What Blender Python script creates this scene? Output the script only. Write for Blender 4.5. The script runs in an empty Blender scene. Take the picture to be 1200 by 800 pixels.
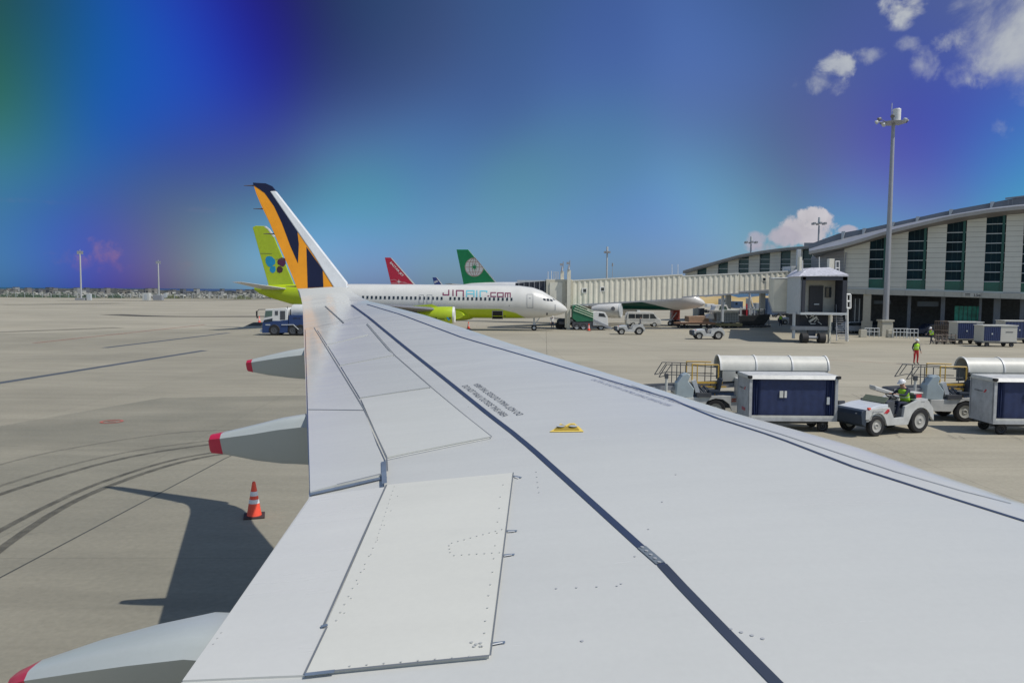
import bpy, bmesh, math, random
from mathutils import Vector, Matrix
from mathutils.bvhtree import BVHTree
random.seed(7)
R = math.radians
scene = bpy.context.scene
col = scene.collection
# ------------------------------------------------------------------ camera
H = 4.95
FPX = 900.0
cam_d = bpy.data.cameras.new('camera'); cam = bpy.data.objects.new('camera', cam_d); col.objects.link(cam)
cam_d.sensor_width = 36; cam_d.lens = 36 * FPX / 1200; cam_d.clip_end = 20000; cam_d.clip_start = 0.05
PITCH = math.atan(59 / FPX); ROLL = R(0.49)
fwd = Vector((0, math.cos(PITCH), -math.sin(PITCH)))
up0 = Vector((0, math.sin(PITCH), math.cos(PITCH))); rt0 = Vector((1, 0, 0))
rt = rt0 * math.cos(ROLL) + up0 * math.sin(ROLL)
up = up0 * math.cos(ROLL) - rt0 * math.sin(ROLL)
M = Matrix((rt, up, -fwd)).transposed().to_4x4(); M.translation = Vector((0, 0, H))
cam.matrix_world = M
scene.camera = cam
CAM = Vector((0, 0, H))
def ray(px, py): return (fwd + rt * ((px - 600) / FPX) + up * ((400 - py) / FPX)).normalized()
def G(px, py, z=0.0):
    d = ray(px, py); return CAM + d * ((z - H) / d.z)
def D(px, py, Y):
    d = ray(px, py); return CAM + d * (Y / d.y)
# ------------------------------------------------------------------ world
SUN_TO = Vector((4.5, -2.0, 7.26)).normalized()
world = bpy.data.worlds.new('World'); scene.world = world; world.use_nodes = True
world.cycles.sampling_method = 'MANUAL'; world.cycles.sample_map_resolution = 256
wt = world.node_tree; wt.nodes.clear()
def wn(t, **k):
    n = wt.nodes.new(t)
    for a, b in k.items(): setattr(n, a, b)
    return n
def wl(a, b): wt.links.new(a, b)
sky = wn('ShaderNodeTexSky', sky_type='NISHITA'); sky.sun_disc = False
sky.sun_elevation = math.asin(SUN_TO.z); sky.sun_rotation = math.atan2(SUN_TO.x, SUN_TO.y)
sky.air_density = 1.0; sky.dust_density = 0.6; sky.ozone_density = 2.0
geo = wn('ShaderNodeNewGeometry')
tc = wn('ShaderNodeTexCoord')
DIR = tc.outputs['Generated']
# tints of the cabin-window-like sky: control directions (given by elevation/azimuth through ray()), each with a colour factor
TINTS = []
#TINTS_BEGIN
TINTS = [(0,20,(0.188,0.222,0.010),380), (0,110,(0.207,0.426,0.010),380), (60,60,(0.010,0.243,0.798),380), (115,60,(0.030,0.473,0.887),380), (170,30,(0.051,0.375,1.004),380), (230,20,(0.146,0.131,1.127),380), (230,110,(0.031,0.306,0.940),380), (290,30,(0.131,0.010,0.568),380), (310,90,(0.066,0.010,0.219),380), (360,30,(0.156,0.106,0.094),380), (420,20,(0.138,0.267,0.431),380), (420,90,(0.247,0.257,0.461),380), (500,40,(0.277,0.283,0.434),380), (590,20,(0.312,0.430,0.654),380), (560,110,(0.285,0.387,0.658),380), (0,200,(0.168,0.558,0.680),380), (100,190,(0.050,0.283,0.887),380), (200,190,(0.100,0.106,0.462),380), (300,180,(0.275,0.183,0.402),380), (400,150,(0.369,0.451,0.756),380), (500,190,(0.291,0.488,0.745),380), (170,250,(0.178,0.390,0.374),380), (290,240,(0.104,0.436,0.344),380), (420,230,(0.206,0.690,0.583),380), (420,310,(0.326,0.430,1.194),380), (520,300,(0.316,0.523,0.892),380), (600,240,(0.330,0.631,0.611),380), (620,310,(0.304,0.466,1.070),380), (700,60,(0.350,0.453,0.808),380), (700,180,(0.349,0.586,0.734),380), (720,300,(0.298,0.500,0.884),380), (850,40,(0.475,0.620,1.038),380), (850,140,(0.420,0.463,0.761),380), (850,220,(0.487,0.924,0.996),380), (800,290,(0.360,0.486,1.026),380), (1080,110,(0.224,0.282,0.780),380), (1020,250,(0.213,0.720,0.998),380), (1150,40,(0.500,0.448,0.653),380), (30,30,(0.051,0.305,0.102),500), (30,140,(0.097,0.387,0.027),500), (0,65,(0.087,0.456,0.010),500), (110,130,(0.017,0.179,0.922),500), (180,100,(0.091,0.200,0.864),500), (250,60,(0.091,0.286,1.426),500), (320,20,(0.094,0.029,0.246),500), (300,60,(0.052,0.010,0.929),500), (280,130,(0.132,0.110,0.780),500), (380,80,(0.055,0.080,0.293),500), (250,200,(0.207,0.100,0.554),500), (0,260,(0.121,0.196,0.151),380), (30,295,(0.010,0.115,0.422),380), (105,315,(0.020,0.108,2.238),380), (110,270,(0.044,0.067,0.328),380), (150,290,(0.325,0.059,0.210),380), (182,290,(0.202,0.105,0.216),380), (240,290,(0.481,0.473,0.247),380), (290,325,(0.231,0.706,1.793),380), (5,330,(0.168,0.590,1.370),380), (905,5,(0.282,0.352,0.546),380), (960,150,(0.435,0.368,0.610),380), (1000,60,(0.390,0.378,0.703),380), (1100,150,(0.120,0.104,0.638),380), (1170,150,(0.231,0.229,1.021),380), (1195,190,(0.155,0.796,0.874),380), (905,190,(0.239,0.214,0.328),380), (1050,195,(0.509,0.095,0.655),380), (350,330,(0.384,0.697,1.109),380)]
#TINTS_END
def wmath(op, a, b=None, c=None):
    n = wn('ShaderNodeMath', operation=op)
    for i, v in enumerate((a, b, c)):
        if v is None: continue
        if isinstance(v, (int, float)): n.inputs[i].default_value = v
        else: wl(v, n.inputs[i])
    return n.outputs[0]
def wvec(op, a, b=None, scale=None):
    n = wn('ShaderNodeVectorMath', operation=op)
    for i, v in enumerate((a, b)):
        if v is None: continue
        if isinstance(v, (tuple, list, Vector)): n.inputs[i].default_value = tuple(v)
        else: wl(v, n.inputs[i])
    if scale is not None:
        if isinstance(scale, (int, float)): n.inputs['Scale'].default_value = scale
        else: wl(scale, n.inputs['Scale'])
    return n
skycol = sky.outputs[0]
if TINTS:
    acc = None; wacc = None
    for (px, py, c, kap) in TINTS:
        p = ray(px, py)
        dt = wvec('DOT_PRODUCT', DIR, p).outputs['Value']
        w = wmath('EXPONENT', wmath('MULTIPLY', wmath('SUBTRACT', dt, 1.0), kap))
        cc = wvec('SCALE', tuple(c), None, w).outputs[0]
        acc = cc if acc is None else wvec('ADD', acc, cc).outputs[0]
        wacc = w if wacc is None else wmath('ADD', wacc, w)
    acc = wvec('ADD', acc, (0.02, 0.02, 0.02)).outputs[0]
    wacc = wmath('ADD', wacc, 0.02)
    inv = wmath('DIVIDE', 1.0, wacc)
    tint = wvec('SCALE', acc, None, inv).outputs[0]
    skycol = wvec('MULTIPLY', skycol, tint).outputs[0]
# clouds, by direction
NZ = {}
def cloud(px, py, rx, ry, dens, color, scale, seed, thr, soft, gain=1.0):
    """soft noise puff around one direction: elliptical envelope times noise"""
    global skycol
    p = ray(px, py)
    r_ = p.cross(Vector((0, 0, 1))).normalized(); u_ = r_.cross(p)
    a = wmath('DIVIDE', wvec('DOT_PRODUCT', DIR, r_).outputs['Value'], rx / FPX)
    b = wmath('DIVIDE', wvec('DOT_PRODUCT', DIR, u_).outputs['Value'], ry / FPX)
    f = wmath('GREATER_THAN', wvec('DOT_PRODUCT', DIR, p).outputs['Value'], 0.3)
    d2 = wmath('ADD', wmath('MULTIPLY', a, a), wmath('MULTIPLY', b, b))
    key = 11 if scale < 18 else (24 if scale < 29 else 38)
    if key not in NZ:
        no = wn('ShaderNodeTexNoise'); no.inputs['Scale'].default_value = key; no.inputs['Detail'].default_value = 7; no.inputs['Roughness'].default_value = 0.6
        no.inputs['Distortion'].default_value = 0.25
        wl(wvec('ADD', DIR, (4.0 + key, 1.7, 2.3)).outputs[0], no.inputs['Vector']); NZ[key] = no
    no = NZ[key]
    v = wmath('SUBTRACT', wmath('ADD', 1.0, wmath('MULTIPLY', wmath('SUBTRACT', no.outputs['Fac'], 0.5), gain * 5.0)), d2)
    mr = wn('ShaderNodeMapRange', interpolation_type='SMOOTHSTEP'); wl(v, mr.inputs[0])
    mr.inputs[1].default_value = thr; mr.inputs[2].default_value = thr + soft; mr.inputs[3].default_value = 0; mr.inputs[4].default_value = dens
    fac = wmath('MULTIPLY', mr.outputs[0], f)
    mx = wn('ShaderNodeMix', data_type='RGBA'); wl(fac, mx.inputs['Factor']); wl(skycol, mx.inputs['A'])
    sh = wn('ShaderNodeMix', data_type='RGBA'); wl(no.outputs['Fac'], sh.inputs['Factor'])
    sh.inputs['A'].default_value = (*[c * 0.72 for c in color], 1); sh.inputs['B'].default_value = (*[c * 1.18 for c in color], 1)
    wl(sh.outputs['Result'], mx.inputs['B'])
    skycol = mx.outputs['Result']
#CLOUDS
W = (4.6, 4.9, 5.3)
cloud(1212, 30, 84, 78, 0.95, W, 11, 2.0, 0.2, 1.0, .6)
cloud(1165, 78, 34, 22, 0.8, W, 22, 2.7, 0.3, 1.3, .9)
cloud(1124, 48, 28, 15, 0.7, W, 24, 4.0, 0.3, 1.4, 1.0)
cloud(953, 98, 36, 14, 0.6, W, 22, 5.3, 0.3, 1.5, 1.1)
cloud(985, 76, 21, 15, 0.85, W, 26, 6.3, 0.3, 1.1, 1.0)
cloud(1012, 66, 28, 11, 0.6, W, 24, 3.3, 0.3, 1.5, 1.1)
cloud(1062, 8, 24, 20, 0.95, W, 26, 8.1, 0.3, 1.1, .9)
cloud(1058, 29, 16, 7, 0.5, W, 26, 7.1, 0.3, 1.5, 1.0)
cloud(1083, 72, 18, 17, 0.55, W, 26, 1.4, 0.3, 1.7, 1.1)
cloud(1064, 52, 15, 9, 0.5, W, 26, 2.4, 0.3, 1.6, 1.1)
cloud(1178, 148, 14, 13, 0.45, W, 24, 3.4, 0.3, 1.7, 1.1)
cloud(946, 268, 32, 22, 1.0, (5.2, 5.0, 5.5), 38, 4.4, 0.1, .5, .6)
cloud(950, 256, 17, 14, 1.0, (5.6, 5.4, 5.8), 38, 4.4, 0.1, .4, .6)
cloud(920, 277, 22, 13, .95, (4.5, 4.3, 5.0), 38, 1.9, 0.1, .6, .6)
cloud(884, 282, 15, 13, 0.75, (4.4, 4.1, 4.9), 38, 6.4, 0.1, 0.9, 0.7)
cloud(897, 290, 20, 6, 0.6, (4.4, 4.0, 4.7), 38, 1.4, 0.1, 0.9, 0.7)
cloud(993, 270, 10, 6, 0.8, (4.8, 4.4, 5.0), 38, 3.1, 0.1, 0.7, 0.6)
cloud(105, 239, 162, 5, 0.22, (1.9, 1.9, 3.1), 14, 3.3, 0.35, 1.7, 1.5)
cloud(119, 292, 27, 15, 0.46, (2.9, 1.7, 3.0), 30, 9.4, 0.35, 1.7, 1.5)
cloud(125, 308, 30, 12, 0.30, (2.4, 1.3, 2.9), 30, 2.4, 0.35, 1.7, 1.5)
cloud(70, 298, 13, 10, 0.27, (2.2, 1.5, 2.9), 30, 7.7, 0.35, 1.7, 1.5)
cloud(218, 308, 11, 11, 0.22, (2.6, 1.8, 2.2), 30, 2.9, 0.35, 1.7, 1.5)
bg = wn('ShaderNodeBackground'); bg.inputs['Strength'].default_value = 0.10
wo = wn('ShaderNodeOutputWorld'); wl(skycol, bg.inputs['Color']); wl(bg.outputs[0], wo.inputs[0])
sd = bpy.data.lights.new('sun', 'SUN'); sd.energy = 3.3; sd.angle = R(0.5); sd.color = (1.0, 0.955, 0.88)
so = bpy.data.objects.new('sun', sd); col.objects.link(so)
so.rotation_euler = (-SUN_TO).to_track_quat('-Z', 'Y').to_euler(); so.location = (0, 0, 60)
scene.view_settings.view_transform = 'Standard'; scene.view_settings.look = 'None'
scene.view_settings.gamma = 1; scene.view_settings.exposure = 0.0
scene.render.engine = 'CYCLES'
# ------------------------------------------------------------------ materials
MAT = {}
def mat(name, c, rough=0.5, metal=0.0, spec=0.5, noise=0.08, nscale=3.0, bump=0.0, bscale=40.0, coat=0.0, emis=None):
    if name in MAT: return MAT[name]
    m = bpy.data.materials.new(name); m.use_nodes = True; MAT[name] = m
    nt = m.node_tree; b = nt.nodes['Principled BSDF']
    b.inputs['Roughness'].default_value = rough; b.inputs['Metallic'].default_value = metal
    b.inputs['Specular IOR Level'].default_value = spec
    b.inputs['Coat Weight'].default_value = coat
    t = nt.nodes.new('ShaderNodeTexCoord')
    n = nt.nodes.new('ShaderNodeTexNoise'); n.inputs['Scale'].default_value = nscale; n.inputs['Detail'].default_value = 6
    n.inputs['Roughness'].default_value = 0.65
    nt.links.new(t.outputs['Object'], n.inputs['Vector'])
    r = nt.nodes.new('ShaderNodeMapRange'); nt.links.new(n.outputs['Fac'], r.inputs[0])
    r.inputs[1].default_value = 0.3; r.inputs[2].default_value = 0.7; r.inputs[3].default_value = 1 - noise; r.inputs[4].default_value = 1 + noise
    v = nt.nodes.new('ShaderNodeVectorMath'); v.operation = 'SCALE'; v.inputs[0].default_value = c
    nt.links.new(r.outputs[0], v.inputs['Scale']); nt.links.new(v.outputs[0], b.inputs['Base Color'])
    if bump:
        n2 = nt.nodes.new('ShaderNodeTexNoise'); n2.inputs['Scale'].default_value = bscale; n2.inputs['Detail'].default_value = 4
        nt.links.new(t.outputs['Object'], n2.inputs['Vector'])
        bp = nt.nodes.new('ShaderNodeBump'); bp.inputs['Strength'].default_value = bump; bp.inputs['Distance'].default_value = 0.02
        nt.links.new(n2.outputs['Fac'], bp.inputs['Height']); nt.links.new(bp.outputs[0], b.inputs['Normal'])
    if emis:
        b.inputs['Emission Color'].default_value = (*emis[:3], 1); b.inputs['Emission Strength'].default_value = emis[3]
    return m
white = mat('white_paint', (.72, .72, .70), .4, noise=.07)
white2 = mat('dull_white_paint', (.60, .60, .56), .55, noise=.14)
cream = mat('cream_metal', (.72, .69, .58), .5, noise=.08, nscale=1.2)
greyp = mat('grey_paint', (.30, .31, .33), .5)
lgrey = mat('light_grey_paint', (.50, .53, .55), .45)
dgrey = mat('dark_grey', (.07, .075, .085), .6)
black = mat('black_rubber', (.018, .018, .02), .75)
steel = mat('steel', (.42, .43, .44), .4, metal=.6)
glass = mat('dark_glass', (.02, .03, .04), .08, spec=.7)
navy = mat('navy_curtain', (.018, .032, .10), .6, noise=.2, nscale=5)
navyp = mat('navy_paint', (.02, .05, .16), .35)
red = mat('red_paint', (.55, .03, .05), .45)
orangep = mat('orange_plastic', (.95, .10, .05), .5)
reflw = mat('reflective_white', (.8, .8, .8), .4)
yellow = mat('yellow_paint', (.62, .42, .06), .5)
lime = mat('lime_paint', (.40, .52, .02), .35)
evag = mat('green_paint', (.0, .27, .085), .35)
skin = mat('skin', (.42, .25, .17), .6)
cloth_navy = mat('navy_cloth', (.02, .025, .05), .85)
cloth_red = mat('red_cloth', (.45, .03, .03), .85)
cloth_white = mat('white_cloth', (.6, .6, .6), .85)
cloth_grey = mat('grey_cloth', (.16, .17, .18), .85)
vestm = mat('hi_vis_yellow', (.42, .75, .04), .7)
helm = mat('helmet_white', (.75, .75, .75), .3)
tealg = mat('teal_glass', (.01, .12, .10), .15, spec=.7)
darkg = mat('window_glass', (.004, .020, .030), .35, spec=.12, noise=.6, nscale=.5)
# ------------------------------------------------------------------ mesh helpers
class MB:
    def __init__(s): s.v = []; s.f = []; s.m = []; s.cur = 0
    def add(s, vs, fs):
        o = len(s.v); s.v += [Vector(a) for a in vs]; s.f += [tuple(o + i for i in f) for f in fs]; s.m += [s.cur] * len(fs); return s
    def mi(s, i): s.cur = i; return s
    def box(s, c, d, rot=None, taper=1.0):
        x, y, z = d[0] / 2, d[1] / 2, d[2] / 2; vs = []
        for sz in (-1, 1):
            t = taper if sz > 0 else 1
            for sx, sy in ((-1, -1), (1, -1), (1, 1), (-1, 1)): vs.append(Vector((sx * x * t, sy * y * t, sz * z)))
        if rot is not None: vs = [rot @ a for a in vs]
        vs = [a + Vector(c) for a in vs]
        return s.add(vs, [(3, 2, 1, 0), (4, 5, 6, 7), (0, 1, 5, 4), (1, 2, 6, 5), (2, 3, 7, 6), (3, 0, 4, 7)])
    def cyl(s, p0, p1, r0, r1=None, n=16, cap=True):
        p0, p1 = Vector(p0), Vector(p1); r1 = r0 if r1 is None else r1
        d = (p1 - p0).normalized(); a = d.orthogonal().normalized(); b = d.cross(a)
        vs = []
        for p, r in ((p0, r0), (p1, r1)):
            for i in range(n):
                t = 2 * math.pi * i / n; vs.append(p + a * math.cos(t) * r + b * math.sin(t) * r)
        fs = [(i, (i + 1) % n, n + (i + 1) % n, n + i) for i in range(n)]
        if cap: fs += [tuple(range(n - 1, -1, -1)), tuple(range(n, 2 * n))]
        return s.add(vs, fs)
    def lathe(s, o, ax, prof, n=20):
        """prof: list of (dist along axis, radius)"""
        o = Vector(o); d = Vector(ax).normalized(); a = d.orthogonal().normalized(); b = d.cross(a); vs = []
        for h, r in prof:
            for i in range(n):
                t = 2 * math.pi * i / n; vs.append(o + d * h + (a * math.cos(t) + b * math.sin(t)) * r)
        fs = []
        for k in range(len(prof) - 1):
            for i in range(n): fs.append((k * n + i, k * n + (i + 1) % n, (k + 1) * n + (i + 1) % n, (k + 1) * n + i))
        fs += [tuple(range(n - 1, -1, -1)), tuple(range((len(prof) - 1) * n, len(prof) * n))]
        return s.add(vs, fs)
    def tube(s, pts, r, n=8):
        for a, b in zip(pts[:-1], pts[1:]): s.cyl(a, b, r, r, n)
        return s
    def prism(s, poly, off):
        """extrude polygon (list of 3d points) by vector off"""
        n = len(poly); off = Vector(off); vs = [Vector(p) for p in poly] + [Vector(p) + off for p in poly]
        fs = [tuple(range(n - 1, -1, -1)), tuple(range(n, 2 * n))] + [(i, (i + 1) % n, n + (i + 1) % n, n + i) for i in range(n)]
        return s.add(vs, fs)
    def loft(s, rings, cap=True, closed=True):
        n = len(rings[0]); vs = [p for r in rings for p in r]; fs = []
        for k in range(len(rings) - 1):
            for i in range(n if closed else n - 1): fs.append((k * n + i, k * n + (i + 1) % n, (k + 1) * n + (i + 1) % n, (k + 1) * n + i))
        if cap and closed: fs += [tuple(range(n - 1, -1, -1)), tuple(range((len(rings) - 1) * n, len(rings) * n))]
        return s.add(vs, fs)
    def build(s, name, mats, parent=None, smooth=False, bevel=0.0, loc=None):
        me = bpy.data.meshes.new(name); me.from_pydata([tuple(v) for v in s.v], [], s.f)
        if not isinstance(mats, (list, tuple)): mats = [mats]
        for m in mats: me.materials.append(m)
        for p, i in zip(me.polygons, s.m): p.material_index = min(i, len(mats) - 1)
        bm = bmesh.new(); bm.from_mesh(me); bmesh.ops.recalc_face_normals(bm, faces=bm.faces)
        bm.to_mesh(me); bm.free()
        if smooth:
            for p in me.polygons: p.use_smooth = True
            try: me.set_sharp_from_angle(angle=R(38))
            except Exception: pass
        o = bpy.data.objects.new(name, me); col.objects.link(o)
        if parent is not None: o.parent = parent
        if loc is not None: o.location = loc
        if bevel:
            b = o.modifiers.new('bevel', 'BEVEL'); b.width = bevel; b.segments = 2; b.limit_method = 'ANGLE'
        return o
def tag(o, label=None, cat=None, group=None, kind=None):
    if label: o['label'] = label
    if cat: o['category'] = cat
    if group: o['group'] = group
    if kind: o['kind'] = kind
    return o
def empty(name, loc, rz=0.0, label=None, cat=None, group=None):
    o = bpy.data.objects.new(name, None); col.objects.link(o); o.location = loc; o.rotation_euler = (0, 0, rz); o.empty_display_size = .3
    return tag(o, label, cat, group)
def kids(o): return [c for c in bpy.data.objects if c.parent == o]
def copy_tree(o, loc=None, rz=None, label=None, parent=None, group=None):
    c = o.copy(); col.objects.link(c)
    if parent is not None: c.parent = parent
    if loc is not None: c.location = loc
    if rz is not None: c.rotation_euler = (0, 0, rz)
    if label: c['label'] = label
    if group: c['group'] = group
    for ch in kids(o): copy_tree(ch, parent=c)
    return c
def text_mesh(txt, size=1.0, bold=False):
    cu = bpy.data.curves.new('t', 'FONT'); cu.body = txt; cu.size = size; cu.align_x = 'LEFT'
    if bold: cu.offset = size * 0.02
    ob = bpy.data.objects.new('t', cu); col.objects.link(ob)
    dg = bpy.context.evaluated_depsgraph_get(); me = bpy.data.meshes.new_from_object(ob.evaluated_get(dg))
    bpy.data.objects.remove(ob)
    vs = [v.co.copy() for v in me.vertices]; fs = [tuple(p.vertices) for p in me.polygons]
    bpy.data.meshes.remove(me)
    return vs, fs
# ------------------------------------------------------------------ ground
def node_mat(name):
    m = bpy.data.materials.new(name); m.use_nodes = True; MAT[name] = m
    return m, m.node_tree, m.node_tree.nodes['Principled BSDF']
def concrete():
    m, nt, b = node_mat('apron_concrete'); N = nt.nodes.new; L = nt.links.new
    t = N('ShaderNodeTexCoord')
    def noise(sc, det, stretch=None, rough=.6):
        n = N('ShaderNodeTexNoise'); n.inputs['Scale'].default_value = sc; n.inputs['Detail'].default_value = det; n.inputs['Roughness'].default_value = rough
        if stretch:
            mp = N('ShaderNodeMapping'); mp.inputs['Scale'].default_value = stretch; mp.inputs['Rotation'].default_value = (0, 0, R(-12)); L(t.outputs['Object'], mp.inputs[0]); L(mp.outputs[0], n.inputs['Vector'])
        else: L(t.outputs['Object'], n.inputs['Vector'])
        return n.outputs['Fac']
    def rng(x, a, bb, c, d):
        r = N('ShaderNodeMapRange'); L(x, r.inputs[0]); r.inputs[1].default_value = a; r.inputs[2].default_value = bb; r.inputs[3].default_value = c; r.inputs[4].default_value = d; return r.outputs[0]
    def mul(a, c):
        n = N('ShaderNodeMath'); n.operation = 'MULTIPLY'; L(a, n.inputs[0]); L(c, n.inputs[1]); return n.outputs[0]
    big = rng(noise(.035, 5, (1, 2.2, 1)), .3, .7, .86, 1.1)
    mid = rng(noise(.35, 8, (.5, 2.6, 1), .7), .3, .7, .88, 1.09)
    fine = rng(noise(9, 6), .25, .75, .88, 1.10)
    stain = rng(noise(.12, 4, (.35, 2.0, 1), .7), .56, .74, 1.0, .76)
    oil = rng(noise(1.3, 3, None, .5), .72, .78, 1.0, .82)
    v = mul(mul(mul(big, mid), mul(fine, stain)), oil)
    # slab joints, 7.5 m slabs: thin dark lines, slab tone varies from slab to slab
    br = N('ShaderNodeTexBrick'); br.offset = 0; br.inputs['Scale'].default_value = 1.0
    br.inputs['Brick Width'].default_value = 7.5; br.inputs['Row Height'].default_value = 7.5; br.inputs['Mortar Size'].default_value = .012; br.inputs['Mortar Smooth'].default_value = .3
    br.inputs['Color1'].default_value = (.97, .97, .97, 1); br.inputs['Color2'].default_value = (1.03, 1.03, 1.03, 1); br.inputs['Mortar'].default_value = (.72, .72, .72, 1)
    mp = N('ShaderNodeMapping'); mp.inputs['Location'].default_value = (2.2, 1.0, 0); mp.inputs['Rotation'].default_value = (0, 0, R(-1.5)); L(t.outputs['Object'], mp.inputs[0]); L(mp.outputs[0], br.inputs['Vector'])
    cv = N('ShaderNodeVectorMath'); cv.operation = 'SCALE'; L(br.outputs['Color'], cv.inputs[0]); L(v, cv.inputs['Scale'])
    hue = N('ShaderNodeMix'); hue.data_type = 'RGBA'; L(noise(.06, 3), hue.inputs['Factor']); hue.inputs['A'].default_value = (.405, .366, .278, 1); hue.inputs['B'].default_value = (.36, .334, .262, 1)
    c2 = N('ShaderNodeVectorMath'); c2.operation = 'MULTIPLY'; L(cv.outputs[0], c2.inputs[0]); L(hue.outputs['Result'], c2.inputs[1])
    L(c2.outputs[0], b.inputs['Base Color']); b.inputs['Roughness'].default_value = .85; b.inputs['Specular IOR Level'].default_value = .3
    bp = N('ShaderNodeBump'); bp.inputs['Strength'].default_value = .25; bp.inputs['Distance'].default_value = .02; L(noise(14, 5), bp.inputs['Height']); L(bp.outputs[0], b.inputs['Normal'])
    return m
def sheet(name, pts, m, kind='structure', thick=None):
    o = MB().add(pts, [tuple(range(len(pts)))]).build(name, m); return tag(o, kind=kind)
CONC = concrete()
sheet('apron', [(-4000, -60, 0), (4000, -60, 0), (4000, 9000, 0), (-4000, 9000, 0)], CONC)
def mottled(name, c1, c2, scale, rough=.9, stretch=(1, 1, 1), bump=0):
    m, nt, b = node_mat(name); t = nt.nodes.new('ShaderNodeTexCoord'); mp = nt.nodes.new('ShaderNodeMapping'); mp.inputs['Scale'].default_value = stretch
    n = nt.nodes.new('ShaderNodeTexNoise'); n.inputs['Scale'].default_value = scale; n.inputs['Detail'].default_value = 7
    nt.links.new(t.outputs['Object'], mp.inputs[0]); nt.links.new(mp.outputs[0], n.inputs['Vector'])
    cr = nt.nodes.new('ShaderNodeValToRGB'); cr.color_ramp.elements[0].position = .35; cr.color_ramp.elements[1].position = .65
    cr.color_ramp.elements[0].color = (*c1, 1); cr.color_ramp.elements[1].color = (*c2, 1)
    nt.links.new(n.outputs['Fac'], cr.inputs[0]); nt.links.new(cr.outputs[0], b.inputs['Base Color']); b.inputs['Roughness'].default_value = rough
    return m
seam_m = mottled('sea_water', (.01, .03, .06), (.02, .05, .09), .02, .25, (1, .2, 1))
grassm = mottled('grass', (.05, .09, .02), (.12, .15, .05), .3)
drym = mottled('dry_earth', (.36, .25, .09), (.48, .36, .17), .12)
rubm = mottled('rubble', (.16, .17, .15), (.46, .45, .40), .5)
sheet('sea', [(-4000, 560, .10), (4000, 560, .10), (4000, 9000, .10), (-4000, 9000, .10)], seam_m)
sheet('grass_field', [(-900, 352, .03), (150, 352, .03), (150, 470, .03), (-900, 470, .03)], mottled('airfield_grass', (.20, .19, .13), (.27, .25, .18), .05))
sheet('grass_strip', [G(870, 366.8, .03), G(960, 367.2, .03), G(1010, 361.5, .03), G(870, 361.5, .03)], mat('lawn', (.09, .17, .03), .9, noise=.3, nscale=.4))
# painted and worn lines, all on the apron
linem = mat('faded_blue_line', (.085, .10, .125), .8, noise=.15)
tyrem_b = None
def alpha_mat(name, c, a, scale=3.0):
    m, nt, b = node_mat(name); b.inputs['Base Color'].default_value = (*c, 1); b.inputs['Roughness'].default_value = .9
    t = nt.nodes.new('ShaderNodeTexCoord'); n = nt.nodes.new('ShaderNodeTexNoise'); n.inputs['Scale'].default_value = scale; n.inputs['Detail'].default_value = 5
    nt.links.new(t.outputs['Object'], n.inputs['Vector']); r = nt.nodes.new('ShaderNodeMapRange'); nt.links.new(n.outputs['Fac'], r.inputs[0])
    r.inputs[1].default_value = .3; r.inputs[2].default_value = .7; r.inputs[3].default_value = a * .55; r.inputs[4].default_value = a * 1.2
    nt.links.new(r.outputs[0], b.inputs['Alpha']); return m
def smooth_path(pts, n=10):
    out = []
    P = [pts[0]] + list(pts) + [pts[-1]]
    for i in range(1, len(P) - 2):
        for k in range(n):
            t = k / n; a, b, c, d = P[i - 1], P[i], P[i + 1], P[i + 2]
            out.append(0.5 * ((2 * b) + (c - a) * t + (2 * a - 5 * b + 4 * c - d) * t * t + (3 * b - a - 3 * c + d) * t ** 3))
    out.append(P[-2]); return out
zl = [0.004]
def gline(name, px, w, m, kind='structure', n=8):
    z = zl[0]; zl[0] += .0012
    P = smooth_path([G(*p) for p in px], n) if len(px) > 2 else [G(*p) for p in px]
    vs = []; 
    for i, p in enumerate(P):
        t = (P[min(i + 1, len(P) - 1)] - P[max(i - 1, 0)]); t.z = 0; t.normalize(); q = Vector((-t.y, t.x, 0)) * w / 2
        vs += [p + q + Vector((0, 0, z)), p - q + Vector((0, 0, z))]
    fs = [(2 * i, 2 * i + 1, 2 * i + 3, 2 * i + 2) for i in range(len(P) - 1)]
    return tag(MB().add(vs, fs).build(name, m), kind=kind)
gline('taxi_line', [(-60, 458), (240, 410.5)], .62, linem)
gline('taxi_line', [(122, 407.5), (268, 390)], .6, linem)
gline('slab_joint', [(-40, 698), (262, 538)], .035, mat('joint_tar', (.06, .06, .06), .9))
gline('slab_joint', [(262, 538), (560, 400)], .03, MAT['joint_tar'])
gline('slab_joint', [(640, 388), (641, 420)], .035, alpha_mat('joint_soft', (.08, .08, .08), .45))
def gpoly(name, px, m):
    z = zl[0]; zl[0] += .0012
    P = [G(*p) + Vector((0, 0, z)) for p in px]; return tag(MB().add(P, [tuple(range(len(P)))]).build(name, m), kind='structure')
gpoly('slab_vignette', [(-120, 520), (190, 466), (420, 462), (420, 470), (262, 538), (-40, 698), (-120, 740)], alpha_mat('older_slab_vignette', (.10, .12, .105), .26, .25))  # three overlays: older slab tone plus vignette darkening at left, put into colour
gpoly('slab_vignette', [(-120, 740), (-40, 698), (262, 538), (420, 470), (900, 474), (900, 1400), (-400, 1400)], alpha_mat('near_slab_vignette', (.13, .145, .125), .22, .2))
gpoly('slab_vignette', [(-200, 395), (430, 381), (420, 462), (190, 466), (-120, 520)], alpha_mat('far_slab_vignette', (.12, .13, .11), .14, .15))
tyre = alpha_mat('tyre_rubber_mark', (.03, .03, .03), .42)
tyre2 = alpha_mat('tyre_rubber_mark_faint', (.03, .03, .03), .22)
gline('tyre_mark', [(-60, 600), (60, 560), (160, 534), (262, 519), (350, 512)], .20, tyre)
gline('tyre_mark', [(-60, 590), (60, 551), (160, 528), (262, 515), (350, 509)], .16, tyre2)
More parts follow.
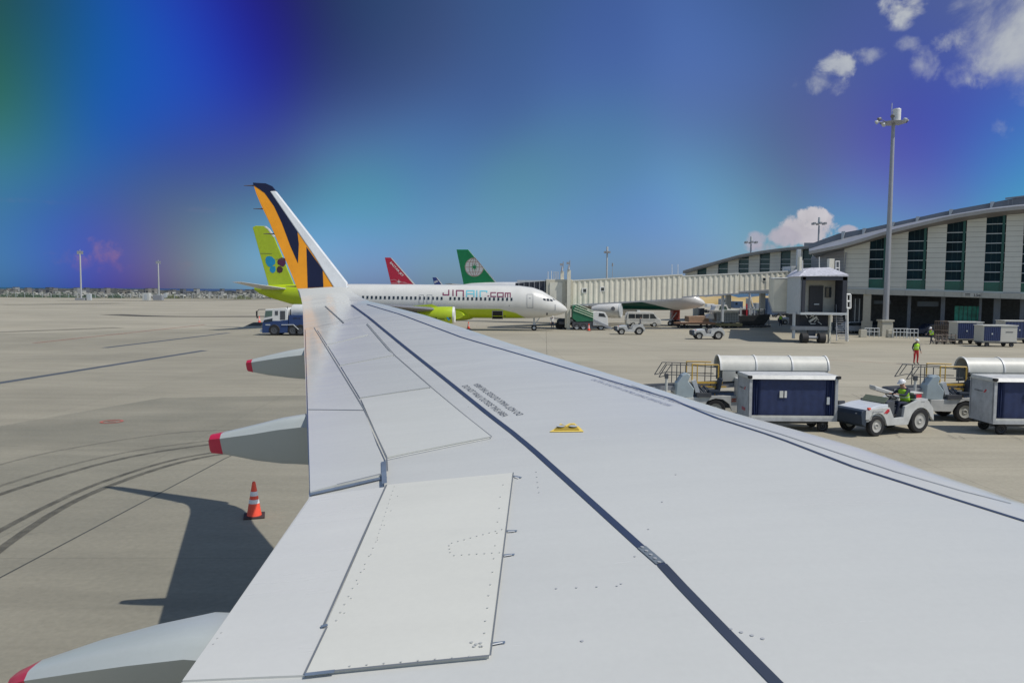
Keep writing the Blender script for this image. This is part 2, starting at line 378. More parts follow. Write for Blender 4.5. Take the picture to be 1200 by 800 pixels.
gline('tyre_mark', [(-90, 730), (-20, 660), (60, 603), (120, 573), (200, 545), (268, 531), (350, 522)], .20, tyre)
gline('tyre_mark', [(-70, 660), (0, 622), (60, 591), (120, 565), (200, 540), (268, 528), (350, 519)], .17, tyre)
gline('tyre_mark', [(-60, 562), (60, 530), (200, 508), (300, 503)], .13, tyre2)
redline = alpha_mat('faded_red_line', (.42, .10, .07), .45)
gline('marking_line', [(40, 402), (240, 380.5)], .4, redline)
gline('marking_line', [(960, 421), (1200, 435)], .18, alpha_mat('faded_red_thin', (.42, .12, .08), .3))
gline('marking_line', [(700, 400), (1000, 430)], .12, alpha_mat('faint_dark_line', (.1, .1, .1), .3))
stainm = alpha_mat('rubber_stain', (.07, .065, .055), .75, .08)
gline('apron_stain', [(130, 368.5), (180, 370.5), (260, 371), (357, 370.5)], 4.5, stainm)
gline('apron_stain', [(0, 357), (60, 356.5), (140, 355.5)], 9, alpha_mat('rubber_stain_wide', (.07, .07, .06), .4, .05))
gline('apron_stain', [(70, 352), (200, 352.5), (300, 351)], 14, alpha_mat('far_stain', (.08, .075, .05), .3, .03))
gline('apron_stain', [(-20, 390), (60, 387), (140, 384)], 2.6, alpha_mat('long_stain', (.07, .07, .06), .35, .2))
rm = MB(); c0 = G(131, 494); 
ringv = []
for k in range(40):
    a = 2 * math.pi * k / 40
    for r_ in (.30, .40): ringv.append(c0 + Vector((math.cos(a) * r_, math.sin(a) * r_, .015)))
rm.add(ringv, [(2 * k, 2 * k + 1, (2 * k + 3) % 80, (2 * k + 2) % 80) for k in range(40)])
rm.box(c0 + Vector((0, 0, .017)), (.3, .07, .004))
tag(rm.build('apron_marking', mat('marking_red', (.42, .12, .09), .8)), kind='structure')
# tie-down squares near the tug
for (a, b) in (((1050, 509.5), (1056, 513)), ((1111, 510), (1121, 514.5)), ((1124, 511), (1131, 515)), ((1183, 510), (1199, 517)), ((1052, 513), (1200, 513.6)), ((975, 462), (1012, 468)), ((998, 462), (1010, 468)), ((1008, 463), (1022, 469))):
    gline('slab_joint', [a, b], .04, MAT['joint_soft'])
#PART2
# ------------------------------------------------------------------ own aircraft wing
wing = empty('aircraft_wing', (0, 0, 0), 0, 'huge pale grey airliner wing filling the foreground, ending in an orange and navy striped winglet', 'aircraft wing')
def wing_paint(name, c, rough=.3):
    m, nt, b = node_mat(name); N = nt.nodes.new; L = nt.links.new
    t = N('ShaderNodeTexCoord')
    def nz(sc, st, det=6):
        mp = N('ShaderNodeMapping'); mp.inputs['Scale'].default_value = st; L(t.outputs['Object'], mp.inputs[0])
        n = N('ShaderNodeTexNoise'); n.inputs['Scale'].default_value = sc; n.inputs['Detail'].default_value = det; n.inputs['Roughness'].default_value = .6; L(mp.outputs[0], n.inputs['Vector']); return n.outputs['Fac']
    def rg(x, c_, d_, a=.3, b_=.7):
        r = N('ShaderNodeMapRange'); L(x, r.inputs[0]); r.inputs[1].default_value = a; r.inputs[2].default_value = b_; r.inputs[3].default_value = c_; r.inputs[4].default_value = d_; return r.outputs[0]
    def mul(a, c_):
        n = N('ShaderNodeMath'); n.operation = 'MULTIPLY'; L(a, n.inputs[0]); L(c_, n.inputs[1]); return n.outputs[0]
    v = mul(mul(rg(nz(.5, (1, 1, 1)), .965, 1.03), rg(nz(1.2, (.35, 5, 1)), .985, 1.015)), mul(rg(nz(30, (1, 1, 1), 3), .985, 1.012), rg(nz(2.5, (.3, 2.5, 1)), 1.0, .955, .62, .8)))
    s = N('ShaderNodeVectorMath'); s.operation = 'SCALE'; s.inputs[0].default_value = c; L(v, s.inputs['Scale']); L(s.outputs[0], b.inputs['Base Color'])
    L(rg(nz(1.5, (.4, 4, 1)), rough - .06, rough + .08), b.inputs['Roughness']); b.inputs['Specular IOR Level'].default_value = .5
    bp = N('ShaderNodeBump'); bp.inputs['Strength'].default_value = .25; bp.inputs['Distance'].default_value = .006
    L(nz(.9, (.5, 4, 1), 3), bp.inputs['Height']); L(bp.outputs[0], b.inputs['Normal'])
    return m
wpaint = wing_paint('wing_paint', (.56, .565, .535), .20)
wpaint2 = wing_paint('panel_paint', (.64, .635, .57), .34)
wpaint3 = wing_paint('spoiler_paint', (.565, .575, .545), .15)
fairp = wing_paint('fairing_paint', (.43, .465, .455), .35)
seamc = mat('sealant_navy', (.035, .05, .095), .45)
seamd = mat('seam_dark', (.16, .175, .19), .6)
gapc = mat('gap_grey', (.14, .18, .24), .5, noise=.25)
def lerp(a, b, t): return a + (b - a) * t
TE_T = [(1.0, None), (3.2, D(212, 800, 3.2)), (5.2, D(363, 582, 5.2)), (15.3, D(354.6, 358, 15.3)), (15.7, D(353.6, 353, 15.7)), (15.93, D(352.2, 346.5, 15.93)), (16.05, D(350, 339, 16.05))]
a_, b_ = TE_T[1][1], TE_T[2][1]; TE_T[0] = (1.0, a_ + (b_ - a_) * ((1.0 - 3.2) / 2.0))
LE_T = [(1.0, None), (4.63, D(1200, 594, 4.63)), (5.66, D(1000, 525.5, 5.66)), (6.68, D(862, 487, 6.68)), (7.94, D(740, 447.8, 7.94)), (10.1, D(600, 404.5, 10.1)), (12.65, D(500, 370.5, 12.65)), (14.6, D(446, 356.5, 14.6)), (15.3, D(434, 354, 15.3)), (15.7, D(424, 349, 15.7)), (15.93, D(415, 343.5, 15.93)), (16.05, D(407, 337.5, 16.05))]
a_, b_ = LE_T[1][1], LE_T[2][1]; LE_T[0] = (1.0, a_ + (b_ - a_) * ((1.0 - 4.63) / (5.66 - 4.63)))
def table(T, Y):
    for (y0, p0), (y1, p1) in zip(T[:-1], T[1:]):
        if Y <= y1 or y1 == T[-1][0]:
            p = lerp(p0, p1, (Y - y0) / (y1 - y0)); return Vector((p.x, Y, p.z))
def naca(x, t): return 5 * t * (.2969 * math.sqrt(max(x, 0)) - .126 * x - .3516 * x * x + .2843 * x ** 3 - .1036 * x ** 4)
YS = [1.0 + 14.3 * k / 72 for k in range(73)] + [15.4, 15.5, 15.6, 15.7, 15.8, 15.87, 15.93, 15.99, 16.05]
def section(Y):
    te, le = table(TE_T, Y), table(LE_T, Y); c = le.x - te.x; up_, lo_ = [], []
    for k in range(31):
        x = (1 - math.cos(math.pi * k / 30)) / 2      # 0 = LE .. 1 = TE
        base = lerp(le, te, x)
        h = c * naca(x, .062) ; hl = c * naca(x, .07)
        up_.append(base + Vector((0, 0, h))); lo_.append(base - Vector((0, 0, hl)))
    return up_, lo_
secs = [section(Y) for Y in YS]
topv = [p for s in secs for p in s[0]]; n = 31
topf = [(k * n + i, k * n + i + 1, (k + 1) * n + i + 1, (k + 1) * n + i) for k in range(len(secs) - 1) for i in range(n - 1)]
BV = BVHTree.FromPolygons(topv, topf)
wm = MB(); rings = [s[0] + s[1][-2:0:-1] for s in secs]
wm.loft(rings).build('wing_skin', wpaint, wing, smooth=True)
def W(px, py, off=0.0):
    d = ray(px, py); h = BV.ray_cast(CAM, d)
    if h[0] is None:
        # extend just past the edge: nearest surface point
        q = BV.find_nearest(CAM + d * (CAM - BV.find_nearest(CAM + d * 8)[0]).length); return q[0] + Vector((0, 0, off))
    return h[0] + Vector((0, 0, off))
def WZ(x, y, off=0.0):
    h = BV.ray_cast(Vector((x, y, 20)), Vector((0, 0, -1)))
    if h[0] is None: h = BV.find_nearest(Vector((x, y, 4)))
    return Vector((x, y, h[0].z + off))
def densify(pts, step=.15):
    out = []
    for a, b in zip(pts[:-1], pts[1:]):
        m = max(1, int((b - a).length / step))
        out += [a + (b - a) * (k / m) for k in range(m)]
    return out + [pts[-1]]
def ribbon(name, px, w, m, off=.004, parent=wing):
    P = densify([W(*p) for p in px]); L_, R_ = [], []
    for i, p in enumerate(P):
        t = P[min(i + 1, len(P) - 1)] - P[max(i - 1, 0)]; t.z = 0; t.normalize(); q = Vector((-t.y, t.x, 0)) * w / 2
        L_.append(WZ(p.x + q.x, p.y + q.y, off)); R_.append(WZ(p.x - q.x, p.y - q.y, off))
    vs = [v for pr in zip(L_, R_) for v in pr]
    return MB().add(vs, [(2 * i, 2 * i + 1, 2 * i + 3, 2 * i + 2) for i in range(len(P) - 1)]).build(name, m, parent)
def slab(name, px4, thick, m, parent=wing, nu=14, nv=14, inset=0.0):
    """a panel lying on the wing skin: corners given in order, top proud by thick, real edges"""
    c = [W(*p) if not isinstance(p, Vector) else p for p in px4]
    top = []; 
    for j in range(nv + 1):
        for i in range(nu + 1):
            p = lerp(lerp(c[0], c[1], i / nu), lerp(c[3], c[2], i / nu), j / nv); top.append(WZ(p.x, p.y, thick))
    bot = [v - Vector((0, 0, thick + .01)) for v in top]; w_ = nu + 1; N_ = len(top); mb = MB()
    fs = [(j * w_ + i, j * w_ + i + 1, (j + 1) * w_ + i + 1, (j + 1) * w_ + i) for j in range(nv) for i in range(nu)]
    edge = [j for j in range(nu)] ; E = []
    for i in range(nu): E.append((i, i + 1)); E.append((nv * w_ + i + 1, nv * w_ + i))
    for j in range(nv): E.append(((j + 1) * w_, j * w_)); E.append((j * w_ + nu, (j + 1) * w_ + nu))
    fs += [(a, b, N_ + b, N_ + a) for a, b in E]
    return mb.add(top + bot, fs).build(name, m, parent)
# panels
slab('trailing_panel', [(363.5, 579), (452.5, 556), (427, 483), (361, 482)], .022, wpaint3)
slab('trailing_panel', [(361, 482), (427, 483), (369, 386), (358, 386)], .022, wpaint3)
slab('spoiler', [(453.5, 537), (574.5, 513), (506, 456), (423, 468.5)], .014, wing_paint('spoiler_paint_light', (.60, .605, .56), .2))
slab('spoiler', [(422, 467.2), (504, 455), (463, 418), (399.5, 430)], .014, wpaint3)
slab('spoiler', [(398.8, 429), (461.5, 417), (432, 394), (384, 405.5)], .014, wpaint3)
slab('spoiler', [(383.3, 404.7), (431, 393), (412, 378), (372, 387)], .014, wpaint3)
ip = slab('access_panel', [(357.5, 792), (573, 771), (600.5, 556), (453.5, 570)], .014, wpaint2)
slab('inboard_flap', [(214, 799), (357, 793), (451, 572), (366, 583)], .010, wing_paint('flap_paint', (.61, .61, .575), .3))
ribbon('seam', [(361, 482.6), (427, 483.5)], .012, seamd, .026)
ribbon('seam', [(368, 385.5), (426.5, 482), (453, 539), (454, 556)], .012, seamd, .026)
ribbon('seam', [(452.5, 539.5), (576, 514)], .012, seamd, .016)
ribbon('seam', [(505, 455), (576.5, 513.8)], .008, seamd, .016)
ribbon('seam', [(430, 380), (463, 418), (505, 455)], .014, seamd, .016)
ribbon('seam', [(422.5, 468), (505, 455.4)], .012, seamd, .018)
ribbon('seam', [(399.2, 429.7), (462.5, 417.5)], .014, seamd, .018)
ribbon('seam', [(383.6, 405.2), (432, 394)], .014, seamd, .018)
ribbon('seam', [(361, 386), (400, 377), (424, 372)], .014, seamd, .018)
ribbon('gap_strip', [(381, 359), (403, 379)], .022, seamd, .008)
ribbon('seam', [(453, 570), (426, 630), (378.5, 738)], .012, seamd, .015)
ribbon('seam', [(378.5, 738), (383, 738), (357, 793)], .010, seamd, .016)
ribbon('seam', [(357, 793.5), (573.5, 772)], .012, seamd, .017)
ribbon('seam', [(574.5, 772), (601.5, 556)], .008, seamd, .017)
ribbon('gap_strip', [(357, 794.5), (392, 790.5)], .022, gapc, .018)
ribbon('gap_strip', [(363.5, 580.5), (400, 572.5), (453, 560)], .05, gapc, .012)
ribbon('hinge_rod', [(395, 572), (452, 558.5)], .014, steel, .03)
ribbon('gap_strip', [(449.5, 545), (450.5, 571)], .035, gapc, .03)
ribbon('gap_strip', [(376, 738), (384, 735.5)], .02, gapc, .018)
for (a, b) in (((601, 558), (611, 560)), ((593, 622.5), (606, 622.5)), ((589, 651), (603, 650)), ((575, 755), (592, 753))):
    ribbon('hinge_slot', [a, b], .018, gapc, .005)
    ribbon('hinge_lug', [(a[0] + 2, a[1] + 1.6), (b[0] - 3, b[1] + 1.2)], .008, white, .008)
# dark walkway sealant line and slat line
ribbon('walkway_line', [(412, 357.5), (500, 427.2), (600, 506.5), (662.5, 561), (750, 640), (763, 650), (776, 662)], .046, seamc)
ribbon('walkway_line', [(776, 662), (800, 688), (850, 740), (915, 806)], .052, mat('sealant_dark', (.04, .05, .075), .45))
ribbon('patch', [(752, 641.5), (774, 660.5)], .050, mat('sealant_grey', (.16, .19, .22), .5), .006)
ribbon('slat_line', [(430, 356.7), (540, 395), (670, 433), (787, 467.5), (840, 490)], .030, mat('slat_navy', (.03, .05, .12), .4))
ribbon('slat_line', [(840, 490), (1000, 547), (1100, 579), (1202, 611)], .028, seamc)
ribbon('seam', [(740, 451.5), (862, 493), (940, 517), (1050, 553), (1130, 576), (1185, 590)], .010, seamd)
# fastener dots
rv = True; rvm = mat('rivet_grey', (.46, .47, .45), .5); fsm = mat('fastener_grey', (.40, .41, .42), .5)
def dot(px, py, r=.006, off=.0175):
    p = W(px, py); p = WZ(p.x, p.y, off); MB().cyl(p - Vector((0, 0, .004)), p, r, r, 8).build('rivet' if rv else 'fastener', rvm if rv else fsm, wing)
rr = random.Random(3)
def row(a, b, k, r=.005, off=.0175, jit=0):
    for i in range(k):
        t = (i + .5) / k; dot(lerp(a[0], b[0], t) + rr.uniform(-jit, jit), lerp(a[1], b[1], t) + rr.uniform(-jit, jit), r, off)
row((463, 570), (440, 640), 14, .004); row((440, 640), (392, 735), 10, .005); row((470, 575), (400, 730), 9, .004)
row((590, 562), (565, 768), 14, .005, jit=1); row((400, 785), (560, 772), 8, .005); row((550, 755), (566, 762), 3, .008); row((552, 763), (567, 755), 2, .008)
row((526, 640), (592, 622), 9, .005); row((526, 640), (528, 652), 3, .005); row((528, 654), (590, 650), 7, .005)
row((262, 740), (248, 760), 3, .005, .012)
rv = False
row((540, 460), (552, 482), 2, .007, .003); row((628, 550), (632, 580), 5, .006, .003); row((640, 690), (735, 686), 4, .006, .003)
row((750, 640), (775, 662), 5, .010, .010); row((850, 735), (900, 750), 4, .009, .003); row((800, 540), (720, 700), 5, .006, .003); row((678, 750), (686, 752), 1, .008, .003)
# text stencilled on the wing
blk = mat('stencil_black', (.13, .14, .155), .6)
def wing_text(txt, pa, pb, hgt, flip=False, side=1, m=blk, name='stencil_text'):
    A, B = W(*pa), W(*pb); A.z = B.z = 0; d = (B - A); Ln = d.length; d.normalize(); q = Vector((-d.y, d.x, 0))
    vs, fs = text_mesh(txt, 1.0); x0 = min(v.x for v in vs); x1 = max(v.x for v in vs); y0 = min(v.y for v in vs); y1 = max(v.y for v in vs); out = []
    for v in vs:
        u = (v.x - x0) / (x1 - x0); w_ = (v.y - y0) / (y1 - y0)
        if flip: u = 1 - u; w_ = 1 - w_
        p = A + d * (u * Ln) + q * (w_ * hgt); out.append(WZ(p.x, p.y, .005))
    return MB().add(out, fs).build(name, m, wing)
wing_text('DO NOT WALK OUTSIDE THIS AREA', (541, 452.5), (589, 488.5), .062)
wing_text('DO NOT WALK OUTSIDE THIS AREA', (554, 450.5), (606, 487), .062, flip=True)
softb = mat('stencil_faded', (.22, .24, .32), .6)
wing_text('CAUTION  DO NOT STEP  CONTROL SURFACE  SERVICE ACCESS', (692, 445), (783, 476), .055, m=softb)
wing_text('CAUTION  DO NOT STEP  CONTROL SURFACE  SERVICE ACCESS', (702, 444), (797, 474), .055, flip=True, m=softb)
# yellow hoist fitting
def on_wing_poly(px, off):
    return [WZ(*W(*p).xy, off) for p in px]
hf = empty('hoist_fitting', W(664, 503), 0); hf.parent = wing
base = W(664, 503)
def hp(px, off): return [v - base for v in on_wing_poly(px, off)]
MB().prism(hp([(644, 506.5), (650, 503), (657, 496.8), (662, 499.6), (667, 496.8), (673, 496.4), (680, 502), (684, 506.2)], .004), (0, 0, .003)).build('fitting_border', mat('yellow_light', (.85, .62, .12), .5), hf)
MB().prism(hp([(649, 505.2), (655, 499.5), (659, 498.6), (664, 501.2), (669, 498.2), (673, 498.6), (679, 505)], .008), (0, 0, .004)).build('fitting_plate', mat('plate_ochre', (.40, .28, .04), .5), hf)
for cx, cy in ((656.8, 502.0), (671.8, 501.9)):
    p = WZ(*W(cx, cy).xy, .019) - base; MB().cyl(p, p + Vector((0, 0, .003)), .034, .034, 20).build('fitting_hole', lgrey, hf)
# winglet
def zp(x, y): return (280 + x / 5, 200 + y / 5)
def wl_depth(py): return 16.06 + (338 - py) / 124 * .75
def WLp(px, py, off=0.0):
    p = D(px, py, wl_depth(py)); p.y += off; return p
wlm = empty('winglet', (0, 0, 0)); wlm.parent = wing
orange_w = mat('winglet_orange', (.80, .32, .015), .3)
navy_w = mat('winglet_navy', (.012, .014, .04), .3)
outl = [(296, 214.2), (300, 227), (305.5, 240), (316, 262), (328, 290), (340, 318), (348.3, 339), (351, 348), (392, 350), (404, 340), (407, 334), (405, 330.5), (322.4, 223.8), (318, 218), (311, 215)]
MB().prism([WLp(*p, .02) for p in outl], (0, .07, 0)).build('winglet_panel', orange_w, wlm)
band = [(316, 224), (322.6, 223.6), (364, 276.6), (406.4, 331), (407.4, 337.5), (404, 341), (391, 337), (368, 300), (348, 271)]
MB().prism([WLp(*p, .0) for p in band], (0, .11, 0)).build('leading_edge_band', mat('winglet_white', (.70, .72, .73), .35), wlm, bevel=.02)
foot = [(348.5, 338.2), (391.5, 336.6), (405, 336), (408, 340), (424, 350), (400, 356), (353, 358)]
MB().prism([WLp(p[0], p[1], .012) for p in foot[:3]] + [WLp(405, 341, .01), WLp(351.5, 349, .01)], (0, .086, 0)).build('winglet_root', wpaint, wlm)
s1 = [(80, 70), (155, 74), (190, 89), (213, 119), (180, 121), (250, 215), (342, 357), (350, 430), (345, 542), (300, 440), (250, 305), (205, 208), (150, 130), (84, 84)]
s2 = [(394, 445), (490, 580), (494, 681), (403, 685)]
for s_ in (s1, s2):
    P = [WLp(*zp(*p), .012) for p in s_]; MB().prism(P, (0, .086, 0)).build('stripe', navy_w, wlm)
wk = MB()
for (a, b) in (((24, 86), (84, 86)), ((80, 222), (150, 222)), ((140, 368), (210, 370)), ((210, 519), (280, 521)), ((270, 677), (340, 678))):
    P0, P1 = WLp(*zp(*a), .05), WLp(*zp(*b), .05)
    MB().cyl(P0, P1, .006, .016, 6).build('static_wick', mat('wick_brown', (.12, .09, .09), .6), wlm)
# flap track fairings
def fairing(Y, st, redn, wmul=1.0, drop=0.0, hh=None):
    rings = []
    fr = empty('flap_track_fairing', D(st[0][0], (st[0][1] + st[0][2]) / 2, Y)); fr.parent = wing; o = fr.location.copy()
    for k, s_ in enumerate(st):
        x, t, b, w_ = s_
        c = D(x, (t + b) / 2, Y); h = (b - t) / 2 / FPX * Y * .96
        if hh: h = hh[k]; c = D(x, t, Y) - Vector((0, 0, h))
        rg = []
        for i in range(20):
            a = 2 * math.pi * i / 20; ca, sa = math.cos(a), math.sin(a); e = .45
            zz = math.copysign(abs(sa) ** e, sa); wf = .86 if zz > .75 else (.22 + .78 * (zz + 1) / 1.6 if zz < .6 else 1.0)
            rg.append(c + Vector((0, math.copysign(abs(ca) ** e, ca) * w_ * wf, zz * h)) - o)
        rings.append(rg)
    MB().loft(rings[redn:]).build('fairing_body', fairp, fr, smooth=True)
    tip = MB().loft(rings[:redn + 1]); tip.build('red_tip', mat('tip_red', (.55, .02, .07), .45), fr, smooth=True)
    return fr
fairing(10.75, [(289.5, 424, 433, .05), (290.5, 421.5, 435, .07), (297, 420.2, 436.5, .09), (315, 415.5, 440, .12), (340, 409.5, 443.5, .15), (357, 406.5, 445, .16), (362, 407, 445.5, .16), (420, 408, 446, .16), (470, 414, 440, .1)], 2)
fairing(7.4, [(246.5, 512, 529, .05), (248.5, 508, 531.5, .07), (262, 505.5, 532.5, .10), (300, 496, 540.5, .13), (330, 488, 544.5, .15), (359, 483, 546, .16), (364, 483.5, 547, .16), (440, 485, 550, .16), (520, 495, 535, .1)], 2)
fairing(3.75, [(14, 795, 0, .04), (18, 789, 0, .07), (42, 778, 0, .10), (110, 757, 0, .17), (170, 742, 0, .21), (238, 728.5, 0, .24), (270, 730, 0, .245), (320, 732, 0, .245), (400, 735, 0, .25), (560, 760, 0, .15)], 2, hh=[.03, .06, .085, .13, .16, .19, .195, .17, .15, .08])
#PART3
# ------------------------------------------------------------------ helpers for pixel rays in an object's own frame
def lray(root, px, py):
    Mi = root_mat(root).inverted(); d = ray(px, py)
    return Mi @ CAM, (Mi.to_3x3() @ d)
def root_mat(root):
    return Matrix.Translation(root.location) @ Matrix.Rotation(root.rotation_euler[2], 4, 'Z')
def on_plane(root, px, py, yoff):
    o, d = lray(root, px, py); t = (yoff - o.y) / d.y; return o + d * t
class PlaneFrame:
    """vertical plane through two ground points; gives world points from (px,py) and from (u,z)"""
    def __init__(s, A, B):
        s.A = Vector((A.x, A.y, 0)); s.d = Vector((B.x - A.x, B.y - A.y, 0)).normalized(); s.n = Vector((s.d.y, -s.d.x, 0))
        if s.n.y > 0: s.n = -s.n
    def uz(s, px, py, off=0.0):
        d = ray(px, py); t = ((s.A + s.n * off) - CAM).dot(s.n) / d.dot(s.n); p = CAM + d * t
        return (p - s.A).dot(s.d), p.z
    def P(s, u, z, off=0.0): return s.A + s.d * u + s.n * off + Vector((0, 0, z))
    def px(s, px, py, off=0.0): return s.P(*s.uz(px, py, off), off)
def interp(T, x):
    if x <= T[0][0]: 
        (a, b), (c, d) = T[0], T[1]; return b + (d - b) * (x - a) / (c - a)
    for (a, b), (c, d) in zip(T[:-1], T[1:]):
        if x <= c: return b + (d - b) * (x - a) / (c - a)
    (a, b), (c, d) = T[-2], T[-1]; return b + (d - b) * (x - a) / (c - a)
# ------------------------------------------------------------------ terminal
def siding(name, c, pitch=.58, groove=.05, dark=.62, rough=.5):
    m, nt, b = node_mat(name); N = nt.nodes.new; L = nt.links.new
    t = N('ShaderNodeTexCoord'); sp = N('ShaderNodeSeparateXYZ'); L(t.outputs['Object'], sp.inputs[0])
    d = N('ShaderNodeMath'); d.operation = 'DIVIDE'; L(sp.outputs['Z'], d.inputs[0]); d.inputs[1].default_value = pitch
    f = N('ShaderNodeMath'); f.operation = 'FRACT'; L(d.outputs[0], f.inputs[0])
    g = N('ShaderNodeMath'); g.operation = 'LESS_THAN'; L(f.outputs[0], g.inputs[0]); g.inputs[1].default_value = groove / pitch
    r = N('ShaderNodeMapRange'); L(g.outputs[0], r.inputs[0]); r.inputs[3].default_value = 1; r.inputs[4].default_value = dark
    n = N('ShaderNodeTexNoise'); n.inputs['Scale'].default_value = .35; n.inputs['Detail'].default_value = 6; L(t.outputs['Object'], n.inputs['Vector'])
    r2 = N('ShaderNodeMapRange'); L(n.outputs['Fac'], r2.inputs[0]); r2.inputs[1].default_value = .3; r2.inputs[2].default_value = .7; r2.inputs[3].default_value = .93; r2.inputs[4].default_value = 1.05
    mu = N('ShaderNodeMath'); mu.operation = 'MULTIPLY'; L(r.outputs[0], mu.inputs[0]); L(r2.outputs[0], mu.inputs[1])
    s = N('ShaderNodeVectorMath'); s.operation = 'SCALE'; s.inputs[0].default_value = c; L(mu.outputs[0], s.inputs['Scale']); L(s.outputs[0], b.inputs['Base Color']); b.inputs['Roughness'].default_value = rough
    bp = N('ShaderNodeBump'); bp.inputs['Distance'].default_value = .03; bp.inputs['Strength'].default_value = .6; bp.invert = True; L(g.outputs[0], bp.inputs['Height']); L(bp.outputs[0], b.inputs['Normal'])
    return m
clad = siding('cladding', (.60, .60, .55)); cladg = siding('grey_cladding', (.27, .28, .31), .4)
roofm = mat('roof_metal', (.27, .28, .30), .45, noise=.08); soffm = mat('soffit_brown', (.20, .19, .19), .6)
fasc = mat('eave_metal', (.36, .35, .34), .4); bandm = mat('clerestory_band', (.20, .22, .26), .5)
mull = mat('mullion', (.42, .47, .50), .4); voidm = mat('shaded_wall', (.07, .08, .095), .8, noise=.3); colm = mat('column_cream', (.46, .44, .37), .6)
colb = mat('column_blue_grey', (.13, .15, .18), .6)
A = D(989, 340, 96); B = D(1200, 340, 87)
TF = PlaneFrame(A, B)
term = empty('terminal_building', TF.A, 0, 'large cream terminal with tall green windows and curved grey roof at the right', 'building')
TL = TF.A
def tb(mb, name, m, parent=term, **k):
    mb.v = [v - TL for v in mb.v]; return mb.build(name, m, parent, **k)
WT = [(989, 292), (1019, 283), (1047, 275), (1086, 266.5), (1132, 258), (1177, 252), (1200, 250), (1240, 247), (1300, 244), (1400, 243)]
YB = lambda px: 337.6 + (px - 1028) * .0274
FB = lambda px: 344.0 + (px - 992) * .0312
wins = [(1018.5, 1039), (1063, 1085.6), (1108, 1131), (1153.8, 1177), (1197.5, 1221.5), (1241, 1266), (1286, 1312)]
edges = [989] + [e for w_ in wins for e in w_] + [1400]
def U(px): return TF.uz(px, 310)[0]
def Z(px, py): return TF.uz(px, py)[1]
def facade_piece(x0, x1, ytop, ybot, off0, off1, nx=5):
    """solid slab of facade between two px columns; ytop / ybot are functions of px"""
    mb = MB(); rings = []
    for k in range(nx + 1):
        px = x0 + (x1 - x0) * k / nx; u = U(px); zt, zb = Z(px, ytop(px)), Z(px, ybot(px))
        rings.append([TF.P(u, zb, off0), TF.P(u, zt, off0), TF.P(u, zt, off1), TF.P(u, zb, off1)])
    return mb.loft(rings)
WTf = lambda px: interp(WT, px)
for i in range(0, len(edges) - 1, 2):
    tb(facade_piece(edges[i], edges[i + 1], WTf, lambda p: YB(p) + 1.6, 0, -.4), 'wall_cladding', clad)
tb(facade_piece(989, 1400, lambda p: YB(p) + 1.55, FB, .22, -8.0, 2), 'fascia_band', mat('fascia_cream', (.42, .42, .38), .55))
for (a, b) in wins:
    w_ = facade_piece(a, b, WTf, YB, -.38, -.44, 4)
    wo_ = tb(w_, 'window', darkg)
    tb(facade_piece(a, b, lambda p: YB(p) - 11, lambda p: YB(p) - .2, -.30, -.372, 1), 'spandrel_panel', mat('spandrel_green', (.010, .11, .085), .25), term)
    mm = MB()
    for k in range(1, 9):
        yk = lambda p, k=k: YB(p) - 11.3 * k
        if yk((a + b) / 2) < WTf((a + b) / 2) + 3: break
        u0, u1 = U(a), U(b); z0 = Z((a + b) / 2, yk((a + b) / 2)); c = TF.P((u0 + u1) / 2, z0, -.30)
        rot = Matrix.Rotation(math.atan2(TF.d.y, TF.d.x), 3, 'Z'); mm.box(c, (abs(u1 - u0), .12, .10), rot)
    tb(mm, 'mullion', mull, term)
    tb(facade_piece(a + 7.2, a + 7.5, WTf, lambda p: YB(p) - 11, -.33, -.372, 1), 'window_post', mat('post_teal', (.02, .07, .075), .4), term)
    tb(facade_piece(a + 13.2, a + 13.5, WTf, lambda p: YB(p) - 11, -.33, -.372, 1), 'window_post', MAT['post_teal'], term)
    tb(facade_piece(b - 4.2, b - 1.2, WTf, YB, -.20, -.372, 2), 'window_jamb', mat('jamb_green', (.008, .09, .075), .3), term)
    tb(facade_piece(a - .3, b + .3, lambda p: YB(p) + .3, lambda p: YB(p) + 1.5, .06, -.4, 1), 'sill', lgrey, term)
# vertical seams on the fascia
for px in (1016, 1062, 1108, 1128, 1152, 1174, 1198):
    tb(facade_piece(px, px + .25, lambda p: YB(p) + 2.5, FB, .235, .1, 1), 'fascia_joint', soffm)
# height sign
sg = tb(facade_piece(1130.5, 1149.5, lambda p: FB(p) - 5.6, lambda p: FB(p) - .7, .27, .2, 1), 'height_sign', mat('sign_cream', (.50, .50, .47), .5))
def plane_text(txt, x0, x1, y0, y1, off, m, name, parent=term, TFr=TF, o=TL, bold=True):
    vs, fs = text_mesh(txt, 1.0, bold); a0 = min(v.x for v in vs); a1 = max(v.x for v in vs); b0 = min(v.y for v in vs); b1 = max(v.y for v in vs)
    u0, z0 = TFr.uz(x0, y1, off); u1, z1 = TFr.uz(x1, y0, off)
    out = [TFr.P(u0 + (u1 - u0) * (v.x - a0) / (a1 - a0), z0 + (z1 - z0) * (v.y - b0) / (b1 - b0), off) - o for v in vs]
    return MB().add(out, fs).build(name, m, parent)
plane_text('3.5m', 1141, 1149, 344.3, 347.5, .285, black, 'sign_text')
tb(facade_piece(1132.5, 1138.5, lambda p: 344.2, lambda p: 345.2, .285, .26, 1), 'sign_text', black)
tb(facade_piece(1132.5, 1138.5, lambda p: 346.1, lambda p: 346.6, .285, .26, 1), 'sign_text', black)
